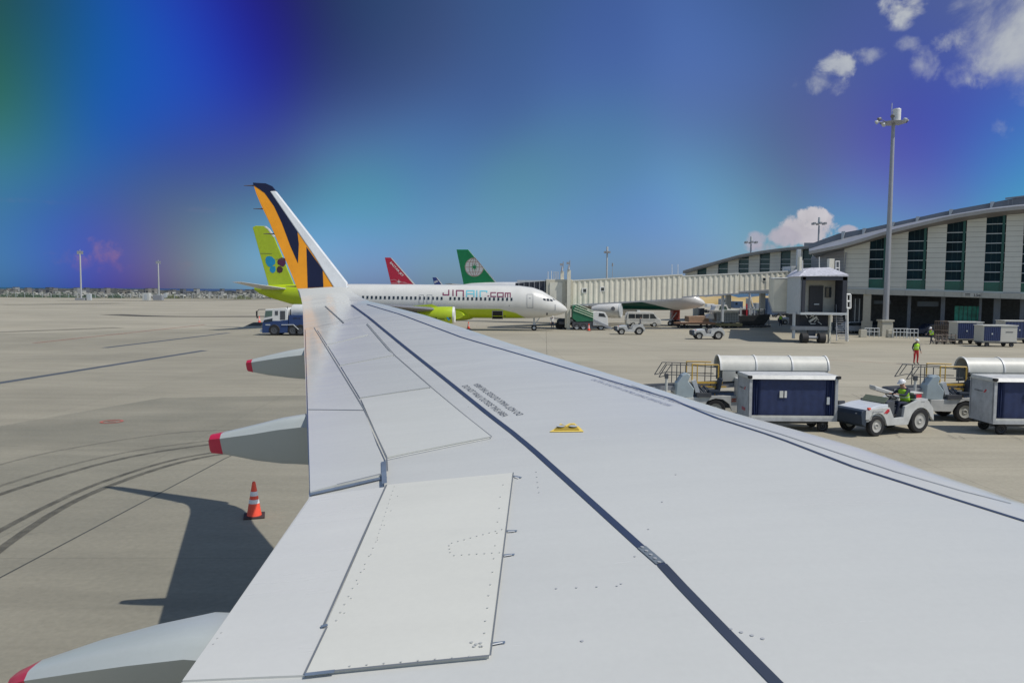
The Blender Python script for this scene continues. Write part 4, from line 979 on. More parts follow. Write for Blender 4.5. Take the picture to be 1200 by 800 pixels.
#PART4
# ------------------------------------------------------------------ boarding bridges
def tunnel(root, t0, b0, t1, b1, width, nrib, name='tunnel_section', dep=.10, m=cream):
    """corrugated box between two end edges on its near side (world points)"""
    o = root.location; d = (b1 - b0); d.z = 0; L_ = d.length; d.normalize(); n_ = Vector((d.y, -d.x, 0))
    if n_.y > 0: n_ = -n_
    rings = []; us = []
    for k in range(nrib):
        a = k / nrib; w_ = 1 / nrib
        us += [(a + w_ * .02, 0), (a + w_ * .18, 1), (a + w_ * .52, 1), (a + w_ * .68, 0)]
    us = [(0, 0)] + us + [(1, 0)]
    for u, h in us:
        t = lerp(t0, t1, u); b = lerp(b0, b1, u); q = n_ * (h * dep); t = Vector((b.x, b.y, t.z))
        rings.append([b + q - o, t + q - o, t - q - n_ * width - o, b - q - n_ * width - o])
    s = MB().loft(rings).build(name, m, root)
    rf = MB()
    for (z0, th, ov) in ((t0.z, .12, .14),):
        rf.loft([[Vector((p.x, p.y, tt.z)) + n_ * ov + Vector((0, 0, -.10)) - o, Vector((p.x, p.y, tt.z)) + n_ * ov + Vector((0, 0, .06)) - o, Vector((p.x, p.y, tt.z)) - n_ * (width + ov) + Vector((0, 0, .06)) - o, Vector((p.x, p.y, tt.z)) - n_ * (width + ov) + Vector((0, 0, -.10)) - o] for p, tt in ((b0, t0), (b1, t1))])
    rf.build('tunnel_roof', white2, s)
    rf = MB(); rf.loft([[b + n_ * .14 - o + Vector((0, 0, -.16)), b + n_ * .14 - o + Vector((0, 0, .03)), b - n_ * (width + .14) - o + Vector((0, 0, .03)), b - n_ * (width + .14) - o + Vector((0, 0, -.16))] for b in (b0, b1)])
    rf.build('floor_frame', greyp, s)
    return s, d, n_
def bwin(root, c, d, n_, w_, h_, m_=white):
    rot = Matrix((d, -n_, Vector((0, 0, 1)))).transposed(); o = root.location
    f = MB().box(c - o, (w_, .14, h_), rot).build('window', m_, root); MB().box(c + n_ * .075 + d * w_ * .08 - o, (w_ * .62, .02, h_ * .66), rot).build('pane', glass, f)
br = empty('boarding_bridge', D(668, 357, 101) * 1.0, 0, 'long cream corrugated boarding bridge docked at the nose of the lime and white jet', 'boarding bridge')
br.location.z = 0
secA, dA, nA = tunnel(br, D(670, 328.6, 101), D(670, 357.2, 101), D(799, 321.6, 103), D(799, 349.6, 103), 3.0, 21)
secB, dB, nB = tunnel(br, D(799, 323.4, 103.2), D(799, 347.6, 103.2), D(865.5, 320.2, 104.5), D(865.5, 343.2, 104.5), 2.6, 11)
secC, dC, nC = tunnel(br, D(865.5, 320.9, 104.7), D(865.5, 341.4, 104.7), D(932, 317.2, 106), D(932, 337.6, 106), 2.3, 11)
bwin(br, D(684.6, 340.4, 101.15), dA, nA, .66, .62); bwin(br, D(705.6, 338.8, 101.5), dA, nA, .66, .62)
bwin(br, D(895, 327.2, 105.2), dC, nC, .62, .55, cream); bwin(br, D(914.4, 325.8, 105.6), dC, nC, .62, .55, cream)
def lb(root, px0, px1, y0, y1, Y, dep, name, m, parent=None, **k):
    p = parent or root; a = D(px0, y1, Y); b = D(px1, y0, Y); a.z = max(a.z, 0.0)
    c = (a + b) / 2 + Vector((0, dep / 2, 0)); return MB().box(c - root.location, (abs(b.x - a.x), dep, abs(b.z - a.z))).build(name, m, p, **k)
cabm = mat('cab_cream', (.56, .53, .43), .5, noise=.08)
lb(br, 639.5, 671, 327.5, 358, 100.6, 4.2, 'cab', cabm, bevel=.06)
lb(br, 644, 659, 331, 357, 100.5, .3, 'cab_panel', cream)
cn = MB(); P = [D(604, 331.5, 101), D(640, 329.4, 101), D(640, 345, 101), D(604, 343, 101)]
bel = mat('bellows_black', (.035, .04, .055), .8)
cn.prism([p - br.location for p in P], (0, 3.0, 0)); cano = cn.build('canopy', bel, br)
for k in range(6):
    x = 608 + k * 6; MB().tube([D(x, 331.2 - k * .35, 100.93) - br.location, D(x, 343.8, 100.93) - br.location], .05, 6).build('canopy_rib', greyp, cano)
lb(br, 606, 641, 328.4, 330.4, 101, 3, 'canopy_rail', lgrey)
for (x0, x1, yt, Y) in ((656.5, 661, 318, 101.5), (664, 669, 316.5, 99.9)):
    lc = lb(br, x0, x1, yt, 386 if Y < 101 else 357, Y, .55, 'lift_column', cream)
    c = D((x0 + x1) / 2, yt, Y) - br.location
    mb = MB().cyl(c, c + Vector((0, .2, .6)), .16, .10, 10); mb.box(c + Vector((-.1, .2, .9)), (.35, .3, .3)); mb.cyl(c + Vector((.15, .2, .4)), c + Vector((.15, .2, 1.3)), .05)
    mb.build('lamp_cluster', greyp, lc)
for x, y0 in ((642.2, 318), (646.3, 317.5)):
    MB().cyl(D(x, 329, 101) - br.location, D(x, y0, 101) - br.location, .04).build('antenna', white, br)
mb = MB()
for k in range(4): mb.box(D(649 + k * 1.7, 323, 101) - br.location, (.08, .08, 1.0))
mb.box(D(651.6, 318.8, 101) - br.location, (.7, .1, .06)); mb.build('roof_railing', lgrey, br)
for x in (787.5, 794.5): MB().cyl(D(x, 321.5, 103.5) - br.location, D(x, 309.5, 103.5) - br.location, .035).build('antenna', white, br)
lb(br, 655, 668, 377, 380, 100.5, 2.5, 'bogie_beam', dgrey)
for x in (657.5, 665.5):
    c = G(x, 386.3); c = D(x, 384.8, 101); c.z = .5; MB().lathe(c - br.location - Vector((.25, 0, 0)), (0, 1, 0), [(0, .35), (.05, .5), (.4, .5), (.45, .35)], 18).build('wheel', black, br)
lb(br, 662, 668, 355, 384, 100.2, .4, 'leg', cream); lb(br, 846, 849, 344, 377, 104.8, .6, 'leg', lgrey)
lb(br, 926, 941, 312, 340, 105.5, 3.4, 'rotunda', lgrey, bevel=.05)
lb(br, 931, 936, 338, 381, 106.5, .8, 'leg', lgrey)
lb(br, 934, 939, 292, 318, 106.5, .5, 'mast_post', lgrey)
# second bridge
Y2 = 77.0
b2 = empty('boarding_bridge', G(955, 402), 0, 'undocked boarding bridge whose cab faces us with dark bellows and a doorway', 'boarding bridge')
o2 = b2.location
cabw = mat('cab_wall_beige', (.40, .39, .34), .6)
lb(b2, 936.5, 940.5, 323, 368, Y2, 3.6, 'cab_side', lgrey); lb(b2, 991.5, 993.5, 323, 368, Y2, 3.6, 'cab_side', dgrey)
lb(b2, 938, 993, 366.5, 368.6, Y2 - .3, 3.9, 'cab_floor', lgrey)
lb(b2, 940, 992, 322, 366.6, Y2 + 1.6, .2, 'cab_wall', cabw)
lb(b2, 948, 965, 335, 366.3, Y2 + 1.45, .13, 'doorway', mat('doorway_dark', (.02, .022, .03), .5)); lb(b2, 954, 960, 355.8, 357, Y2 + 1.38, .05, 'door_handle', lgrey)
fw = lb(b2, 967, 974.5, 336.5, 348.5, Y2 + 1.45, .13, 'window', dgrey); lb(b2, 968, 973.7, 337.3, 347.8, Y2 + 1.38, .05, 'pane', glass, fw)
for (x0, x1, y0, y1) in ((939.5, 944.5, 324.5, 366), (986.5, 993, 324.5, 366), (940, 993, 323.5, 328)):
    lb(b2, x0, x1, y0, y1, Y2 - .25, 1.8, 'bellows', bel)
rp = [D(938, 324, Y2 - .2), D(948, 314.5, Y2 - .2), D(985, 315.5, Y2 - .2), D(994.5, 324, Y2 - .2), D(994.5, 322.6, Y2 - .2)]
MB().prism([D(936, 323.8, Y2 - .3) - o2, D(943, 317.2, Y2 + 1) - o2, D(950, 313.8, Y2 + 2) - o2, D(972, 313.2, Y2 + 2) - o2, D(994.5, 321.6, Y2 - .3) - o2, D(994.5, 323.9, Y2 - .3) - o2], (0, 3.6, 0)).build('cab_roof', mat('roof_white_dirty', (.50, .50, .55), .6, noise=.3, nscale=4), b2)
for (x0, x1, yt) in ((971.5, 978, 303), (936.5, 940, 301)): lb(b2, x0, x1, yt, 322, Y2 + 2.5, .6, 'lift_post', cream)
mb = MB()
for x in (979.5, 983.5): mb.cyl(D(x, 321, Y2 + 2) - o2, D(x, 306, Y2 + 2) - o2, .05)
mb.cyl(D(979, 306.3, Y2 + 2) - o2, D(984, 306.3, Y2 + 2) - o2, .05); mb.cyl(D(979, 314, Y2 + 2) - o2, D(984, 314, Y2 + 2) - o2, .05)
mb.cyl(D(940.5, 305, Y2 + 2) - o2, D(940.5, 318, Y2 + 2) - o2, .05); mb.cyl(D(960, 314, Y2 + 2) - o2, D(960, 301, Y2 + 2) - o2, .04); mb.build('railing', white, b2)
lb(b2, 937, 971, 369, 382, Y2 + 1.2, 3, 'underframe_box', mat('underframe_dark', (.025, .03, .045), .7))
mb = MB()
rr2 = random.Random(5)
for k in range(9):
    a = D(946 + rr2.random() * 13, 370 + rr2.random() * 10, Y2 + 1.1) - o2; b = a + Vector((rr2.uniform(-.5, .5), 0, rr2.uniform(-.4, .4))); mb.cyl(a, b, .05)
mb.cyl(D(948, 377, Y2 + 1) - o2, D(957, 371, Y2 + 1) - o2, .12).build('pipework', lgrey, b2)
lb(b2, 928.5, 975, 382.5, 386.5, Y2 + .4, .5, 'cross_beam', greyp); lb(b2, 929.5, 932.5, 366, 396.5, Y2 + .5, .4, 'leg', lgrey); lb(b2, 971.5, 974.5, 368, 402, Y2 + .2, .4, 'leg', cream)
lb(b2, 947, 956, 386, 394.5, Y2 + .5, .4, 'bogie_post', dgrey)
mb = MB().box(D(951.5, 395.5, Y2 + .3) - o2, (2.2, .35, .3)); mb.cyl(D(944, 395, Y2) - o2, D(960, 395.4, Y2) - o2, .14); mb.build('bogie', greyp, b2)
for x in (942.2, 962.4):
    c = D(x, 396, Y2); c.z = .5
    for dx in (0,):
        w_ = MB().lathe(c - o2 - Vector((.36, 0, 0)), (1, 0, 0), [(0, .34), (.06, .52), (.66, .52), (.72, .34)], 20).build('wheel', black, b2, smooth=True)
# stair of the second bridge
stx = MB()
for k in range(11): stx.box(D(985.5, 370.5 + k * 2.55, Y2 + .3) - o2 + Vector((0, .9 - k * .16, 0)), (.95, .30, .07))
stx.tube([D(980, 366, Y2 + 1) - o2, D(980.5, 399, Y2 - .6) - o2], .05); stx.tube([D(991, 366, Y2 + 1) - o2, D(991, 399, Y2 - .6) - o2], .05)
stx.tube([D(980, 357, Y2 + 1) - o2, D(980.5, 390, Y2 - .6) - o2], .04); stx.tube([D(991, 357, Y2 + 1) - o2, D(991, 390, Y2 - .6) - o2], .04)
stx.build('stair', greyp, b2)
mb = MB(); 
for (a, b) in (((992, 345), (996.5, 345)), ((992, 353), (996.5, 353)), ((992, 361), (996.5, 361)), ((992, 345), (992, 361)), ((996.5, 345), (996.5, 361)), ((993, 361), (993, 400))): mb.cyl(D(*a, Y2) - o2, D(*b, Y2) - o2, .10)
mb.build('ladder_cage', white, b2)
# tunnel behind the cab
ta, tb_, tc_, td = D(934, 326, 80.5), D(934, 350, 80.5), D(934, 318.5, 96), D(934, 338, 96)
tunnel(b2, Vector((30.4, 80.7, 6.5)), Vector((30.4, 80.7, 3.0)), Vector((37.0, 102, 7.0)), Vector((37.0, 102, 4.2)), 2.8, 22)
# ------------------------------------------------------------------ light masts
def mast(px, ytop, ybase, r0, r1, label, kind, Y=None):
    b = G(px, ybase) if Y is None else D(px, ybase, Y); b.z = 0
    hz = 336 + .00855 * px; Yd = b.y
    px_top = px; t = D(px, ytop, Yd); h = t.z
    m = empty('light_mast', b, 0, label, 'light mast'); 
    pole = MB().lathe((0, 0, 0), (0, 0, 1), [(0, r0), (h * .5, (r0 + r1) / 2), (h * .97, r1), (h * .985, r1 * .6)], 14).build('pole', steel if kind != 'far' else lgrey, m, smooth=True)
    return m, h, b
mastm = mat('galvanised', (.33, .34, .37), .45, metal=.2)
m1, h1, b1 = mast(1037, 130, 391, .36, .19, 'tallest floodlight mast, on a concrete plinth in front of the terminal', 'near', 91)
m1.children if False else None
for ch in kids(m1): ch.data.materials[0] = mastm
MB().loft([[Vector((sx * w_, sy * w_, z)) for sx, sy in ((-1, -1), (1, -1), (1, 1), (-1, 1))] for z, w_ in ((0, .66), (1.75, .60), (1.76, .72), (1.95, .72))]).build('plinth', colm, m1)
MB().lathe((.35, 0, h1 * .955), (0, 0, 1), [(0, .55), (.0, .55), (.06, .5), (.06, .45), (1.35, .45), (1.4, .42)], 18).build('headframe', white, m1)
MB().cyl((-.25, 0, h1 * .95), (-.25, 0, h1 + .9), .04).build('lightning_rod', lgrey, m1)
ring = MB().lathe((0, 0, h1 * .945), (0, 0, 1), [(0, .3), (.0, 1.3), (.12, 1.35), (.14, .3)], 18).build('lamp_ring', mastm, m1)
for k, (dx, dy, dz) in enumerate(((-1.7, -.2, .35), (-1.3, -.5, -.35), (-.6, -1.0, .55), (.9, -.9, .15), (1.4, -.2, .15), (1.0, .8, .1), (-.9, .9, .1), (-1.75, .3, .1))):
    c = Vector((dx, dy, h1 * .95 + dz)); d = Vector((dx, dy, -1.2)).normalized()
    f = MB().lathe(c, d, [(-.2, .08), (-.08, .17), (.14, .24), (.17, .24)], 12); f.cyl(Vector((dx * .5, dy * .5, h1 * .95)), c, .04); f.build('floodlight', lgrey if k % 2 else mat('lamp_housing', (.16, .16, .17), .5), m1, smooth=True)
def mast_head(m, h, box, w_):
    if box:
        for sx in (-1, 1): 
            MB().box((sx * w_ * .45, 0, h), (w_ * .8, .3, w_ * .95)).build('lamp_panel', mat('lamp_panel_grey', (.32, .34, .37), .5), m)
        MB().cyl((0, 0, h), (0, 0, h + w_ * .9), .08).build('lightning_rod', lgrey, m)
        MB().box((0, 0, h), (w_ * 2, .15, .12)).build('crossarm', dgrey, m)
    else:
        for k in range(6):
            a = k * math.pi / 3 + .4; c = Vector((math.cos(a) * w_, math.sin(a) * w_, h)); mb = MB().cyl((0, 0, h), c, .06); mb.box(c, (.45, .45, .4)); mb.build('floodlight', greyp, m)
        MB().cyl((0, 0, h), (0, 0, h + 1.2), .25, .2, 10).build('headframe', lgrey, m)
farm = mat('far_mast', (.42, .43, .43), .5)
for px, yt, yb, lab in ((95.3, 296, 351.6, 'taller, left one of two pale floodlight masts on the open apron'), (186.3, 307.5, 349.6, 'shorter, farther floodlight mast standing between the taller mast and the lime tail')):
    m, h, b = mast(px, yt, yb, .34 if px < 100 else .4, .26, lab, 'far'); kids(m)[0].data.materials[0] = farm; mast_head(m, h, True, 1.35 if px < 100 else 1.3)
    MB().box((3.2, 0, 1.2), (1.4, 1, 2.6)).build('control_cabinet', lgrey, m); MB().box((-.2, 0, .4), (3.5, 2, .8)).build('plinth', greyp, m)
for px, yt, Y, lab in ((710.5, 295.5, 170, 'slim floodlight mast rising behind the middle of the corrugated bridge'), (956.5, 262, 150, 'floodlight mast with a crown of lamps rising behind the terminal roof corner'), (878, 284, 160, 'short floodlight mast with a crown of lamps over the farther terminal wing')):
    m, h, b = mast(px, yt, 360, .22, .16, lab, 'x', Y); kids(m)[0].data.materials[0] = mastm if px > 800 else farm; mast_head(m, h, False, .55 if px < 800 else 1.15)
m, h, b = mast(717, 312.5, 360, .08, .06, 'thin short pole to the right of the slim mast behind the bridge', 'x', 170); tag(m, None, 'pole'); m.name = 'pole'; MB().cyl((0, 0, h), (0, 0, h + .8), .16).build('pole_head', greyp, m)
# ------------------------------------------------------------------ people
def skeleton_mesh(name, nodes, edges, mats, matf, parent=None, subsurf=1):
    names = list(nodes); idx = {n: i for i, n in enumerate(names)}
    me = bpy.data.meshes.new(name); me.from_pydata([tuple(nodes[n][0]) for n in names], [(idx[a], idx[b]) for a, b in edges], []); me.update()
    o = bpy.data.objects.new(name, me); col.objects.link(o)
    md = o.modifiers.new('skin', 'SKIN'); md.use_smooth_shade = True
    ly = me.skin_vertices[0] if me.skin_vertices else None
    if ly is None:
        bm = bmesh.new(); bm.from_mesh(me); bm.verts.layers.skin.verify(); bm.to_mesh(me); bm.free(); ly = me.skin_vertices[0]
    for i, n in enumerate(names): ly.data[i].radius = nodes[n][1] if isinstance(nodes[n][1], tuple) else (nodes[n][1], nodes[n][1]); ly.data[i].use_root = (i == 0)
    ss = o.modifiers.new('sub', 'SUBSURF'); ss.levels = subsurf; ss.render_levels = subsurf
    dg = bpy.context.evaluated_depsgraph_get(); m2 = bpy.data.meshes.new_from_object(o.evaluated_get(dg))
    bpy.data.objects.remove(o)
    m2.name = name; m2.materials.clear()
    for m in mats: m2.materials.append(m)
    segs = [(nodes[a][0], nodes[b][0], a, b) for a, b in edges]
    for p in m2.polygons:
        c = p.center; best = None
        for a, b, na, nb in segs:
            ab = b - a; t = max(0, min(1, (c - a).dot(ab) / max(1e-9, ab.length_squared))); d = (c - (a + ab * t)).length
            if best is None or d < best[0]: best = (d, na, nb, t)
        p.material_index = matf(best[1], best[2], best[3], c); p.use_smooth = True
    o = bpy.data.objects.new(name, m2); col.objects.link(o)
    if parent: o.parent = parent
    return o
def person(loc, rz, label, J_, top, legs, vest=None, helmet=True, shoes=black, stripes=False):
    r = empty('person', loc, rz, label, 'person')
    V = Vector; n = {}
    n['pelvis'] = (V(J_['pelvis']), (.155, .115)); n['waist'] = (V(J_['waist']), (.14, .11)); n['chest'] = (V(J_['chest']), (.175, .125))
    n['neck'] = (V(J_['neck']), (.062, .062)); n['head'] = (V(J_['head']), (.080, .095)); hd = V(J_['head']); upv = (V(J_['head']) - V(J_['neck'])).normalized(); n['crown'] = (hd + upv * .10, (.072, .085))
    f_ = V(J_.get('face', (0, -1, 0))); n['nose'] = (hd + f_ * .105 + upv * .01, (.014, .014))
    ed = [('pelvis', 'waist'), ('waist', 'chest'), ('chest', 'neck'), ('neck', 'head'), ('head', 'crown'), ('head', 'nose')]
    for s_ in ('l', 'r'):
        n['sh' + s_] = (V(J_['sh' + s_]), (.068, .068)); n['el' + s_] = (V(J_['el' + s_]), (.048, .048)); n['wr' + s_] = (V(J_['wr' + s_]), (.030, .030)); n['hip' + s_] = (V(J_['hip' + s_]), (.098, .098)); n['kn' + s_] = (V(J_['kn' + s_]), (.066, .066)); n['an' + s_] = (V(J_['an' + s_]), (.045, .045)); n['toe' + s_] = (V(J_['toe' + s_]), (.042, .036))
        fd = (n['wr' + s_][0] - n['el' + s_][0]).normalized(); sd_ = V((1, 0, 0)) if abs(fd.x) < .7 else V((0, 1, 0))
        n['palm' + s_] = (n['wr' + s_][0] + fd * .07, (.040, .020))
        ed += [('chest', 'sh' + s_), ('sh' + s_, 'el' + s_), ('el' + s_, 'wr' + s_), ('wr' + s_, 'palm' + s_), ('pelvis', 'hip' + s_), ('hip' + s_, 'kn' + s_), ('kn' + s_, 'an' + s_), ('an' + s_, 'toe' + s_)]
        for k in range(4):
            a = n['palm' + s_][0] + fd * .035 + sd_ * (.027 - .018 * k); L_ = (.065, .078, .072, .055)[k]
            n['f%s%d' % (s_, k)] = (a, (.009, .009)); n['g%s%d' % (s_, k)] = (a + fd * L_ + upv * -.02, (.008, .008)); ed += [('palm' + s_, 'f%s%d' % (s_, k)), ('f%s%d' % (s_, k), 'g%s%d' % (s_, k))]
        a = n['wr' + s_][0] + fd * .03 + sd_ * .035; n['t' + s_] = (a, (.011, .011)); n['u' + s_] = (a + fd * .05 + sd_ * .02, (.009, .009)); ed += [('wr' + s_, 't' + s_), ('t' + s_, 'u' + s_)]
    def mf(a, b, t, c):
        ab = a + b
        if 'head' in ab or 'crown' in ab or 'nose' in ab: return 0
        if a == 'chest' and b == 'neck': return 0 if t > .75 else 1
        if a.startswith('wr') or a.startswith('palm') or a[:1] in 'fgtu' and a[:3] != 'toe' and len(a) <= 3: return 0
        if a.startswith('an'): return 3
        if a.startswith('kn') and t > .92: return 3
        if a.startswith('hip') or a.startswith('kn') or (a == 'pelvis' and (b.startswith('hip') or t < .25)): return 2
        return 1
    body = skeleton_mesh('body', n, ed, [skin, top, legs, shoes], mf, r)
    c0, c1, c2 = V(J_['waist']) , V(J_['chest']), V(J_['neck'])
    if vest:
        ax = (c1 - c0).normalized(); sx = (V(J_['shl']) - V(J_['shr'])).normalized(); fx = ax.cross(sx).normalized()
        rings = []
        for c, a_, b_ in ((c0 - ax * .12, .185, .145), (c0, .175, .14), (lerp(c0, c1, .55), .195, .155), (c1, .215, .16), (c1 + ax * .07, .20, .14), (c1 + ax * .125, .10, .09)):
            rings.append([c + sx * (a_ * math.cos(2 * math.pi * i / 20)) + fx * (b_ * math.sin(2 * math.pi * i / 20)) for i in range(20)])
        vs = MB().loft(rings, cap=False).build('hi_vis_vest', vest, r, smooth=True)
        sm = vs.modifiers.new('solid', 'SOLIDIFY'); sm.thickness = .012
        if stripes:
            rg = [[lerp(p, q, .35) + (lerp(p, q, .35) - c0).normalized() * .006 for p, q in zip(rings[1], rings[2])], [lerp(p, q, .55) + (lerp(p, q, .55) - c0).normalized() * .006 for p, q in zip(rings[1], rings[2])]]
            MB().loft(rg, cap=False).build('reflective_band', reflw, vs, smooth=True)
    if helmet:
        h = hd + upv * .055; fx = (f_ - upv * f_.dot(upv)).normalized(); sx = upv.cross(fx); rings = []
        for k in range(7):
            a = math.pi / 2 * k / 6; rr_ = math.cos(a) * .128 + .001; rings.append([h + upv * (math.sin(a) * .125) + sx * (rr_ * .92 * math.cos(t)) + fx * (rr_ * 1.1 * math.sin(t)) for t in [2 * math.pi * i / 18 for i in range(18)]])
        brim = [[h + upv * -.006 + sx * (q_ * .92 * math.cos(t)) + fx * (q_ * 1.1 * math.sin(t) + (.045 if math.sin(t) > .3 else 0) * (q_ / .135)) for t in [2 * math.pi * i / 18 for i in range(18)]] for q_ in (.135, .12)]
        hm = MB().loft(rings, cap=True); hm.loft([brim[0], [p + upv * .012 for p in brim[0]], [p + upv * .012 for p in brim[1]]], cap=True); hm.build('helmet', helm, r, smooth=True)
    else:
        h = hd + upv * .05; rings = [[h + upv * (math.sin(a) * .105) + Vector((math.cos(t) * math.cos(a) * .10, math.sin(t) * math.cos(a) * .112, 0)) for t in [2 * math.pi * i / 14 for i in range(14)]] for a in [math.pi / 2 * k / 5 for k in range(6)]]
        MB().loft(rings).build('hair', black, r, smooth=True)
    return r
STAND = dict(pelvis=(0, 0, .95), waist=(0, 0, 1.13), chest=(0, -.005, 1.34), neck=(0, -.01, 1.50), head=(0, -.03, 1.62), shl=(.19, 0, 1.43), shr=(-.19, 0, 1.43), ell=(.27, .03, 1.16), elr=(-.27, .03, 1.16), wrl=(.27, -.09, .93), wrr=(-.27, -.09, .93),
             hipl=(.10, 0, .90), hipr=(-.10, 0, .90), knl=(.12, -.02, .50), knr=(-.12, -.02, .50), anl=(.13, .02, .09), anr=(-.13, .02, .09), toel=(.15, -.15, .04), toer=(-.15, -.15, .04))
WALK = dict(STAND, pelvis=(0, 0, .93), waist=(0, -.04, 1.1), chest=(0, -.12, 1.32), neck=(0, -.18, 1.46), head=(0, -.22, 1.58), shl=(.19, -.12, 1.40), shr=(-.19, -.12, 1.40), ell=(.23, -.30, 1.2), elr=(-.23, -.3, 1.2), wrl=(.2, -.52, 1.08), wrr=(-.2, -.52, 1.08), knl=(.1, -.25, .55), knr=(-.1, .1, .5), anl=(.1, -.28, .12), anr=(-.1, .42, .16), toel=(.1, -.44, .06), toer=(-.1, .32, .05))
p = person(G(1073, 426.6), R(8), 'ramp worker in helmet, yellow vest and red trousers standing alone on the open apron', STAND, cloth_navy, cloth_red, vestm, stripes=True)
p.scale = (1.02, 1.02, 1.02)
person(G(1091.5, 403.6), R(-65), 'worker in yellow vest walking towards the empty cart frames by the terminal', WALK, cloth_grey, cloth_navy, vestm)
person(G(647.2, 386.0), R(20), 'person in white shirt and dark trousers under the nose of the lime jet', STAND, cloth_white, cloth_navy, None)
person(G(750.2, 386.8), R(90), 'person in grey standing directly behind the small tug near the minibus', STAND, cloth_grey, cloth_grey, None, False)
person(G(914.6, 382.0), R(160), 'worker in dark clothes and helmet standing on the far apron left of the second bridge', STAND, cloth_grey, cloth_navy, vestm)
# ------------------------------------------------------------------ traffic cones
def cone(px, py, h, label, group=None):
    b = G(px, py); r = empty('traffic_cone', b, .3, label, 'traffic cone', group)
    MB().box((0, 0, .02), (.46 * h / .8, .46 * h / .8, .04)).build('cone_base', mat('cone_base_dark', (.05, .03, .03), .8), r, bevel=.012)
    R_ = lambda z: (.17 - .135 * z / .8) * h / .8
    z_ = [0.04, .32, .41, .49, .59, .80]; z_ = [a * h / .8 for a in z_]
    for i, (a, b_) in enumerate(zip(z_[:-1], z_[1:])):
        w_ = i in (1, 3); e = .003 if w_ else 0
        MB().lathe((0, 0, 0), (0, 0, 1), [(a, R_(a * .8 / h) + e), (b_, R_(b_ * .8 / h) + e)] + ([(b_ + .012, R_(.8) * .5)] if i == 4 else []), 24).build('reflective_band' if w_ else 'cone_body', reflw if w_ else orangep, r, smooth=True)
    return r
cone(298, 605, .765, 'orange traffic cone with two white bands at the edge of the wing shadow')
cone(549, 385.2, .9, 'small distant orange cone under the belly of the lime and white jet')
cone(690, 387.6, .9, 'small distant orange cone in front of the green stair truck')
cone(304, 378.6, 1.0, 'red distant cone on the ground left of the blue and white tanker truck')
#PART5
# ------------------------------------------------------------------ ground vehicles
def wheel(root, c, r, w, rim=lgrey, axis=(0, 1, 0)):
    ax = Vector(axis); o = MB().lathe(Vector(c) - ax * w / 2, ax, [(w * .3, r * .58), (0, r * .62), (0.0, r * .9), (.04 * w / .2, r), (w * .8, r), (w, r * .9), (w, r * .62), (w * .7, r * .58)], 28).build('wheel', black, root, smooth=True)
    MB().lathe(Vector(c) - ax * (w / 2 - .015), ax, [(0.03, r * .12), (0.0, r * .18), (.03, r * .3), (.02, r * .52), (0.0, r * .62), (w - .03, r * .62), (w - .05, r * .52), (w - .06, r * .3), (w - .03, r * .18), (w - .06, r * .12)], 24).build('rim', rim, o, smooth=True)
    for k in range(6):
        a = k * math.pi / 3
        for sg in (1, -1):
            pass
    return o
def side_text(root, txt, x, z, y, h, m, flipx=False, name='lettering', L_=None):
    vs, fs = text_mesh(txt, 1.0, True); a0 = min(v.x for v in vs); a1 = max(v.x for v in vs); b0 = min(v.y for v in vs); b1 = max(v.y for v in vs); k = h / (b1 - b0); kx = (L_ / (a1 - a0)) if L_ else k
    s_ = -1 if flipx else 1
    return MB().add([Vector((x + s_ * (v.x - a0) * kx, y, z + (v.y - b0) * k)) for v in vs], fs).build(name, m, root)
tugw = mat('tug_white', (.52, .525, .51), .4, noise=.16, nscale=3); rimm = mat('rim_grey', (.42, .41, .38), .5)
bump_m = mat('bumper_navy_black', (.018, .03, .05), .6)
